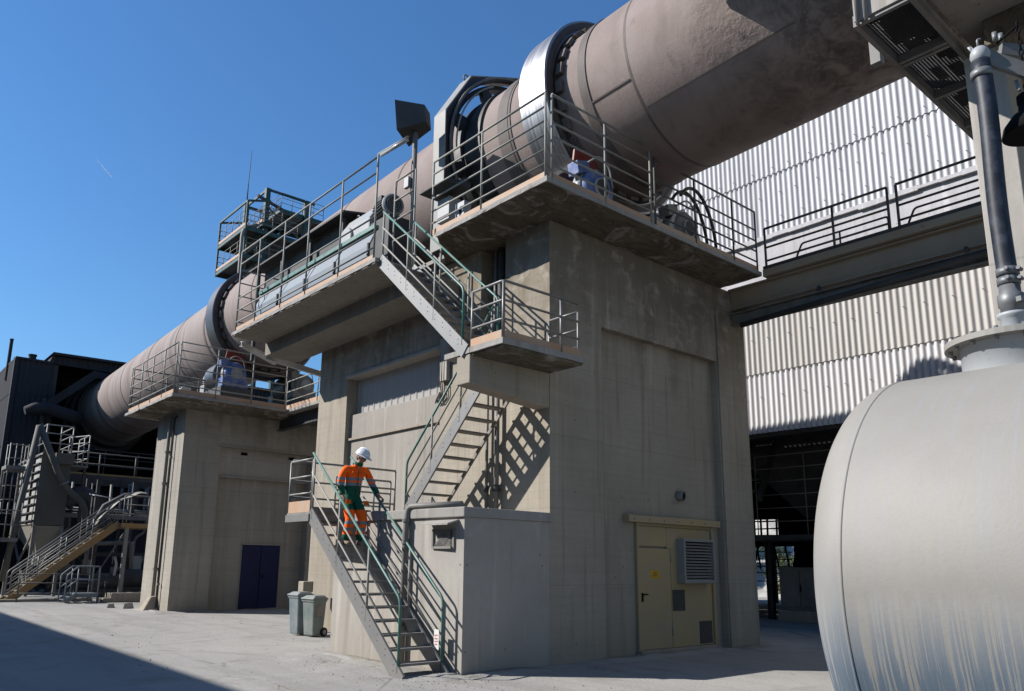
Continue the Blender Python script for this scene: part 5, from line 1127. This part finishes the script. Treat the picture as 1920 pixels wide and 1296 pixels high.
# ---------------------------------------------------------------- yard building left of the camera, it throws the shade in the corner
bl = thing('yard_store', 'plain grey store building left of the camera that shades the yard', 'building', (-14,5,0))
HB = 9.4; xe = 3.70-HB/.93
MB().box((xe-9,3.0,0),(xe,70,HB)).build('wall', 'concrete', bl)
MB().box((xe-9.2,2.8,HB+.001),(xe+.0,70.2,HB+.15)).build('roof', 'dark_steel', bl)
# ---------------------------------------------------------------- the worker on the lower stair
def skin_mesh(name, verts, edges, rad, mat, parent=None, sub=2, root=0, loc=None):
    L = V(loc) if loc is not None else V((0,0,0))
    me = bpy.data.meshes.new(name); me.from_pydata([V(v)-L for v in verts], edges, []); bm = bmesh.new(); bm.from_mesh(me)
    lay = bm.verts.layers.skin.verify(); bm.verts.ensure_lookup_table()
    for i, v in enumerate(bm.verts):
        r = rad[i]; v[lay].radius = r if hasattr(r, '__len__') else (r, r); v[lay].use_root = (i == root)
    bm.to_mesh(me); bm.free(); me.materials.append(mat if not isinstance(mat, str) else M[mat])
    o = bpy.data.objects.new(name, me); col.objects.link(o); o.location = L
    s = o.modifiers.new('skin', 'SKIN'); s.use_smooth_shade = True; s.branch_smoothing = .6
    u = o.modifiers.new('sub', 'SUBSURF'); u.levels = sub; u.render_levels = sub
    if parent is not None: o.parent = parent; o.matrix_parent_inverse = Matrix.Translation(-parent.location)
    return o
class Sk:
    def __init__(s): s.v = []; s.e = []; s.r = []
    def p(s, co, r, par=None):
        s.v.append(co); s.r.append(r)
        if par is not None: s.e.append((par, len(s.v)-1))
        return len(s.v)-1
hipR,hipL = (6.79,11.76,2.64),(6.96,11.75,2.64)
kneeR,kneeL = (6.78,11.60,2.27),(6.985,11.53,2.26)
ankR,ankL = (6.765,11.72,1.94),(6.985,11.64,1.94)
shR,shL = (6.69,11.70,3.145),(7.08,11.67,3.145)
elR,elL = (6.625,11.75,2.89),(7.205,11.66,2.90)
wrR,wrL = (6.655,11.66,2.665),(7.225,11.47,2.705)
W_ = thing('person', 'worker in orange and green work clothes and white helmet walking down the steel stair', 'person', (6.87,11.68,1.846))
b = Sk()
pel = b.p((6.875,11.75,2.68), (.13,.09)); sp = b.p((6.875,11.74,2.85), (.125,.085), pel); ch = b.p((6.885,11.70,3.04), (.145,.10), sp); nb = b.p((6.90,11.67,3.18), (.065,.06), ch)
nk_ = b.p((6.925,11.64,3.235), .052, nb); jw = b.p((6.945,11.605,3.285), (.066,.07), nk_); hd = b.p((6.955,11.60,3.355), (.078,.092), jw); tp = b.p((6.960,11.61,3.415), (.066,.078), hd)
ns = b.p((6.985,11.512,3.305), .013, jw)
for hip, kn, an in ((hipR,kneeR,ankR),(hipL,kneeL,ankL)):
    a = b.p(hip, .082, pel); k = b.p(kn, .055, a); c_ = b.p(tuple((V(kn)*.6+V(an)*.4)), .05, k); n_ = b.p(an, .036, c_); f_ = b.p((an[0],an[1]-.02,an[2]-.05), .04, n_); b.p((an[0]+.01,an[1]-.15,an[2]-.062), .035, f_)
for sh_, el, wr, si in ((shR,elR,wrR,-1),(shL,elL,wrL,1)):
    a = b.p(sh_, .052, ch); e_ = b.p(el, .04, a); w_ = b.p(wr, .027, e_)
    d = (V(wr)-V(el)).normalized()
    if si < 0:
        pm_ = V(wr)+V((.006,-.02,-.05)); pl = b.p(tuple(pm_), (.032,.02), w_)
        for i,(ox,oy,l) in enumerate(((-.022,.0,.062),(-.008,-.006,.075),(.007,-.008,.07),(.021,-.006,.055))):
            k1 = b.p(tuple(pm_+V((ox,oy-.005,-.035))), .0095, pl); b.p(tuple(pm_+V((ox,oy-.012,-.035-l*.5))), .0085, k1); b.p(tuple(pm_+V((ox*.9,oy+.006,-.035-l))), .0075, len(b.v)-1)
        t1 = b.p(tuple(pm_+V((.03,-.02,-.005))), .010, pl); b.p(tuple(pm_+V((.036,-.03,-.045))), .0085, t1)
    else:
        pm_ = V((7.228,11.42,2.668)); pl = b.p(tuple(pm_), (.034,.02), w_)
        for i,(oy,dx) in enumerate(((-.04,.0),(-.022,.004),(-.004,.006),(.014,.004))):
            k1 = b.p(tuple(pm_+V((.034+dx,oy-.016,-.012+oy*.5))), .0095, pl); b.p(tuple(pm_+V((.040+dx,oy-.02,-.05+oy*.5))), .0085, k1); b.p(tuple(pm_+V((.014,oy-.022,-.074+oy*.5))), .0075, len(b.v)-1)
        t1 = b.p(tuple(pm_+V((-.034,-.02,-.012))), .011, pl); b.p(tuple(pm_+V((-.036,-.05,-.05))), .009, t1)
skin_mesh('body', b.v, b.e, b.r, 'skin', W_)
j = Sk(); mj = m_cloth('work_jacket', 'jacket'); mt_ = m_cloth('work_trousers', 'trousers')
hem = j.p((6.875,11.75,2.60), (.165,.128)); sp = j.p((6.875,11.745,2.80), (.165,.125), hem); sp2 = j.p((6.88,11.72,2.95), (.178,.128), sp); ch = j.p((6.885,11.695,3.07), (.168,.12), sp2); co = j.p((6.905,11.67,3.175), (.085,.08), ch); j.p((6.915,11.655,3.225), (.074,.07), co)
for sh_, el, wr in ((shR,elR,wrR),(shL,elL,wrL)):
    a = j.p(sh_, .078, ch); m1 = j.p(tuple((V(sh_)+V(el))/2), .07, a); e_ = j.p(el, .062, m1); m2 = j.p(tuple(V(el)*.5+V(wr)*.5), .056, e_); j.p(tuple(V(wr)+(V(el)-V(wr))*.06), .046, m2)
jo = skin_mesh('jacket', j.v, j.e, j.r, mj, W_)
gj = m_plain('collar_green', (.010,.11,.055), .85, 0, .2, .15, 9)
MB().lathe([(.070,-.02),(.076,.0),(.074,.035),(.062,.04)], (6.916,11.65,3.215), (.1,-.25,.95), 18).build('collar', gj, jo)
MB().bar((6.885,11.567,3.17),(6.876,11.602,2.68), .012,.008,(0,-1,0)).build('zip', 'grille', jo)
og = m_plain('pocket_orange', (.85,.15,.015), .85, 0, .2, .12, 9)
for x in (6.80,6.965): MB().box((x-.045,11.555,3.055),(x+.045,11.575,3.085)).build('chest_flap', og, jo, bevel=.004)
tr = Sk(); wa0 = tr.p((6.875,11.75,2.80), (.13,.10)); wa = tr.p((6.875,11.75,2.68), (.15,.115), wa0)
for hip, kn, an in ((hipR,kneeR,ankR),(hipL,kneeL,ankL)):
    a = tr.p((hip[0],hip[1],hip[2]-.03), .108, wa); m1 = tr.p(tuple((V(hip)+V(kn))/2), .098, a); k = tr.p(kn, .086, m1); m2 = tr.p(tuple((V(kn)+V(an))/2), .08, k); tr.p((an[0],an[1],an[2]-.015), .074, m2)
to = skin_mesh('trousers', tr.v, tr.e, tr.r, mt_, W_)
for x,y in ((6.70,11.60),(7.055,11.62)): MB().hexa([(x-.035,y-.03,2.53),(x+.05,y-.055,2.53),(x+.05,y-.04,2.53),(x-.035,y-.015,2.53),(x-.035,y-.02,2.60),(x+.05,y-.045,2.60),(x+.05,y-.03,2.60),(x-.035,y-.005,2.60)]).build('thigh_pocket', og, to, bevel=.005)
for an in (ankR, ankL):
    sk_ = Sk(); a = sk_.p((an[0],an[1]+.045,an[2]-.045), (.046,.045)); c_ = sk_.p((an[0],an[1]-.03,an[2]-.045), (.048,.045), a); sk_.p((an[0]+.012,an[1]-.15,an[2]-.062), (.046,.030), c_)
    skin_mesh('shoe', sk_.v, sk_.e, sk_.r, 'shoe', W_)
# helmet tipped forward with the bowed head
hx = V((6.962,11.60,3.385)); up = V((.18,-.42,.89)).normalized(); fw_ = V((.35,-.85,-.47)); fw_ = (fw_-up*fw_.dot(up)).normalized(); sd = fw_.cross(up)
m = MB(); vs = []; fs = []; n, k = 28, 9
for i in range(k+1):
    th = R(90)*i/k
    for q_ in range(n):
        a = 2*math.pi*q_/n; rr = math.sin(th); vs.append(hx+(fw_*math.cos(a)*.136+sd*math.sin(a)*.112)*rr+up*(.118*math.cos(th)))
for i in range(k):
    for q_ in range(n): fs.append((i*n+q_,(i+1)*n+q_,(i+1)*n+(q_+1)%n,i*n+(q_+1)%n))
m.add(vs, fs, True); he = m.build('helmet', 'helmet', W_, thick=.006)
m = MB(); vs = []
for q_ in range(n):
    a = 2*math.pi*q_/n; e_ = .012+.055*max(0,math.cos(a))**2; u_ = (fw_*math.cos(a)*.136+sd*math.sin(a)*.112); vs += [hx+u_, hx+u_*(1+e_/.125)-up*(.012+.1*e_)]
m.add(vs, [(2*q_,2*q_+1,(2*q_+3)%(2*n),(2*q_+2)%(2*n)) for q_ in range(n)], True); m.build('brim', 'helmet', he, thick=.005)
MB().path([hx+fw_*.136*math.cos(a)+up*(.118*math.sin(a)+.006) for a in [R(15+15*i) for i in range(11)]], .010, 6).build('ridge', 'helmet', he)
MB().sphere((6.945,11.64,3.335), .082, 14, 8, (.95,.9,.75)).build('hair', 'hair', W_)
for s_ in (-1,1):
    e_ = V((6.968,11.545,3.338))+sd*.034*s_+fw_*.012; MB().sphere(e_, .010, 8, 6).build('eye', 'black', W_)
    MB().sphere(V((6.945,11.62,3.325))+sd*.078*s_, .022, 8, 6, (.5,.8,1.2)).build('ear', 'skin', W_)
MB().path([V((6.972,11.52,3.268))+sd*x for x in (-.022,0,.022)], .005, 5).build('mouth', 'red_paint', W_)
# ---------------------------------------------------------------- contrail high in the sky
ct = MB(); ca, cb = V((276.3,1416.8,690.2)), V((306.7,1421.7,666.8))
ct.path([ca+(cb-ca)*(i/12) for i in range(13)], [.35+1.0*(i/12)*(1-(i/12)**6*.9) for i in range(13)], 8)
tag(ct.build('contrail', 'contrail', None, loc=ca), 'thin short white vapour trail high in the blue sky', 'vapour trail')
# ---------------------------------------------------------------- camera, sun, sky
cam = bpy.data.cameras.new('camera'); co_ = bpy.data.objects.new('camera', cam); col.objects.link(co_); sc.camera = co_
r_, u_, f_ = V((0.76593594,-0.64271478,0.01611985)), V((-0.1460655,-0.14954238,0.97790692)), V((0.62610463,0.75136861,0.20841834))
mt = Matrix(((r_.x,u_.x,-f_.x,0),(r_.y,u_.y,-f_.y,0),(r_.z,u_.z,-f_.z,1.6),(0,0,0,1))); co_.matrix_world = mt
cam.sensor_width = 36; cam.lens = 36*1462.636/1920; cam.shift_x = (960-908.33)/1920; cam.shift_y = (743.57-648)/1920
cam.clip_start = .05; cam.clip_end = 2000
sd_ = V((1,-.84,-.895)).normalized()
sun = bpy.data.lights.new('sun', 'SUN'); sun.energy = 5.0; sun.angle = R(.53); sun.color = (1,.965,.92)
so = bpy.data.objects.new('sun', sun); col.objects.link(so); so.rotation_euler = sd_.to_track_quat('-Z','Y').to_euler(); so.location = (-20,20,30)
w_ = bpy.data.worlds.new('World'); sc.world = w_; w_.use_nodes = True; nt = w_.node_tree; nt.nodes.clear()
o_ = nt.nodes.new('ShaderNodeOutputWorld'); bg = nt.nodes.new('ShaderNodeBackground'); sk = nt.nodes.new('ShaderNodeTexSky')
sk.sky_type = 'NISHITA'; sk.sun_disc = False; sk.sun_elevation = math.asin(-sd_.z); sk.sun_rotation = math.atan2(-sd_.x, -sd_.y)
sk.altitude = 600; sk.air_density = 1.5; sk.dust_density = .05; sk.ozone_density = 10
bg.inputs[1].default_value = .086
hs = nt.nodes.new('ShaderNodeHueSaturation'); hs.inputs['Saturation'].default_value = 1.05; hs.inputs['Value'].default_value = 1.02
nt.links.new(sk.outputs[0], hs.inputs['Color']); nt.links.new(hs.outputs[0], bg.inputs[0]); nt.links.new(bg.outputs[0], o_.inputs[0])
sc.view_settings.view_transform = 'Standard'; sc.view_settings.look = 'None'; sc.view_settings.exposure = 0.70; sc.view_settings.gamma = 1
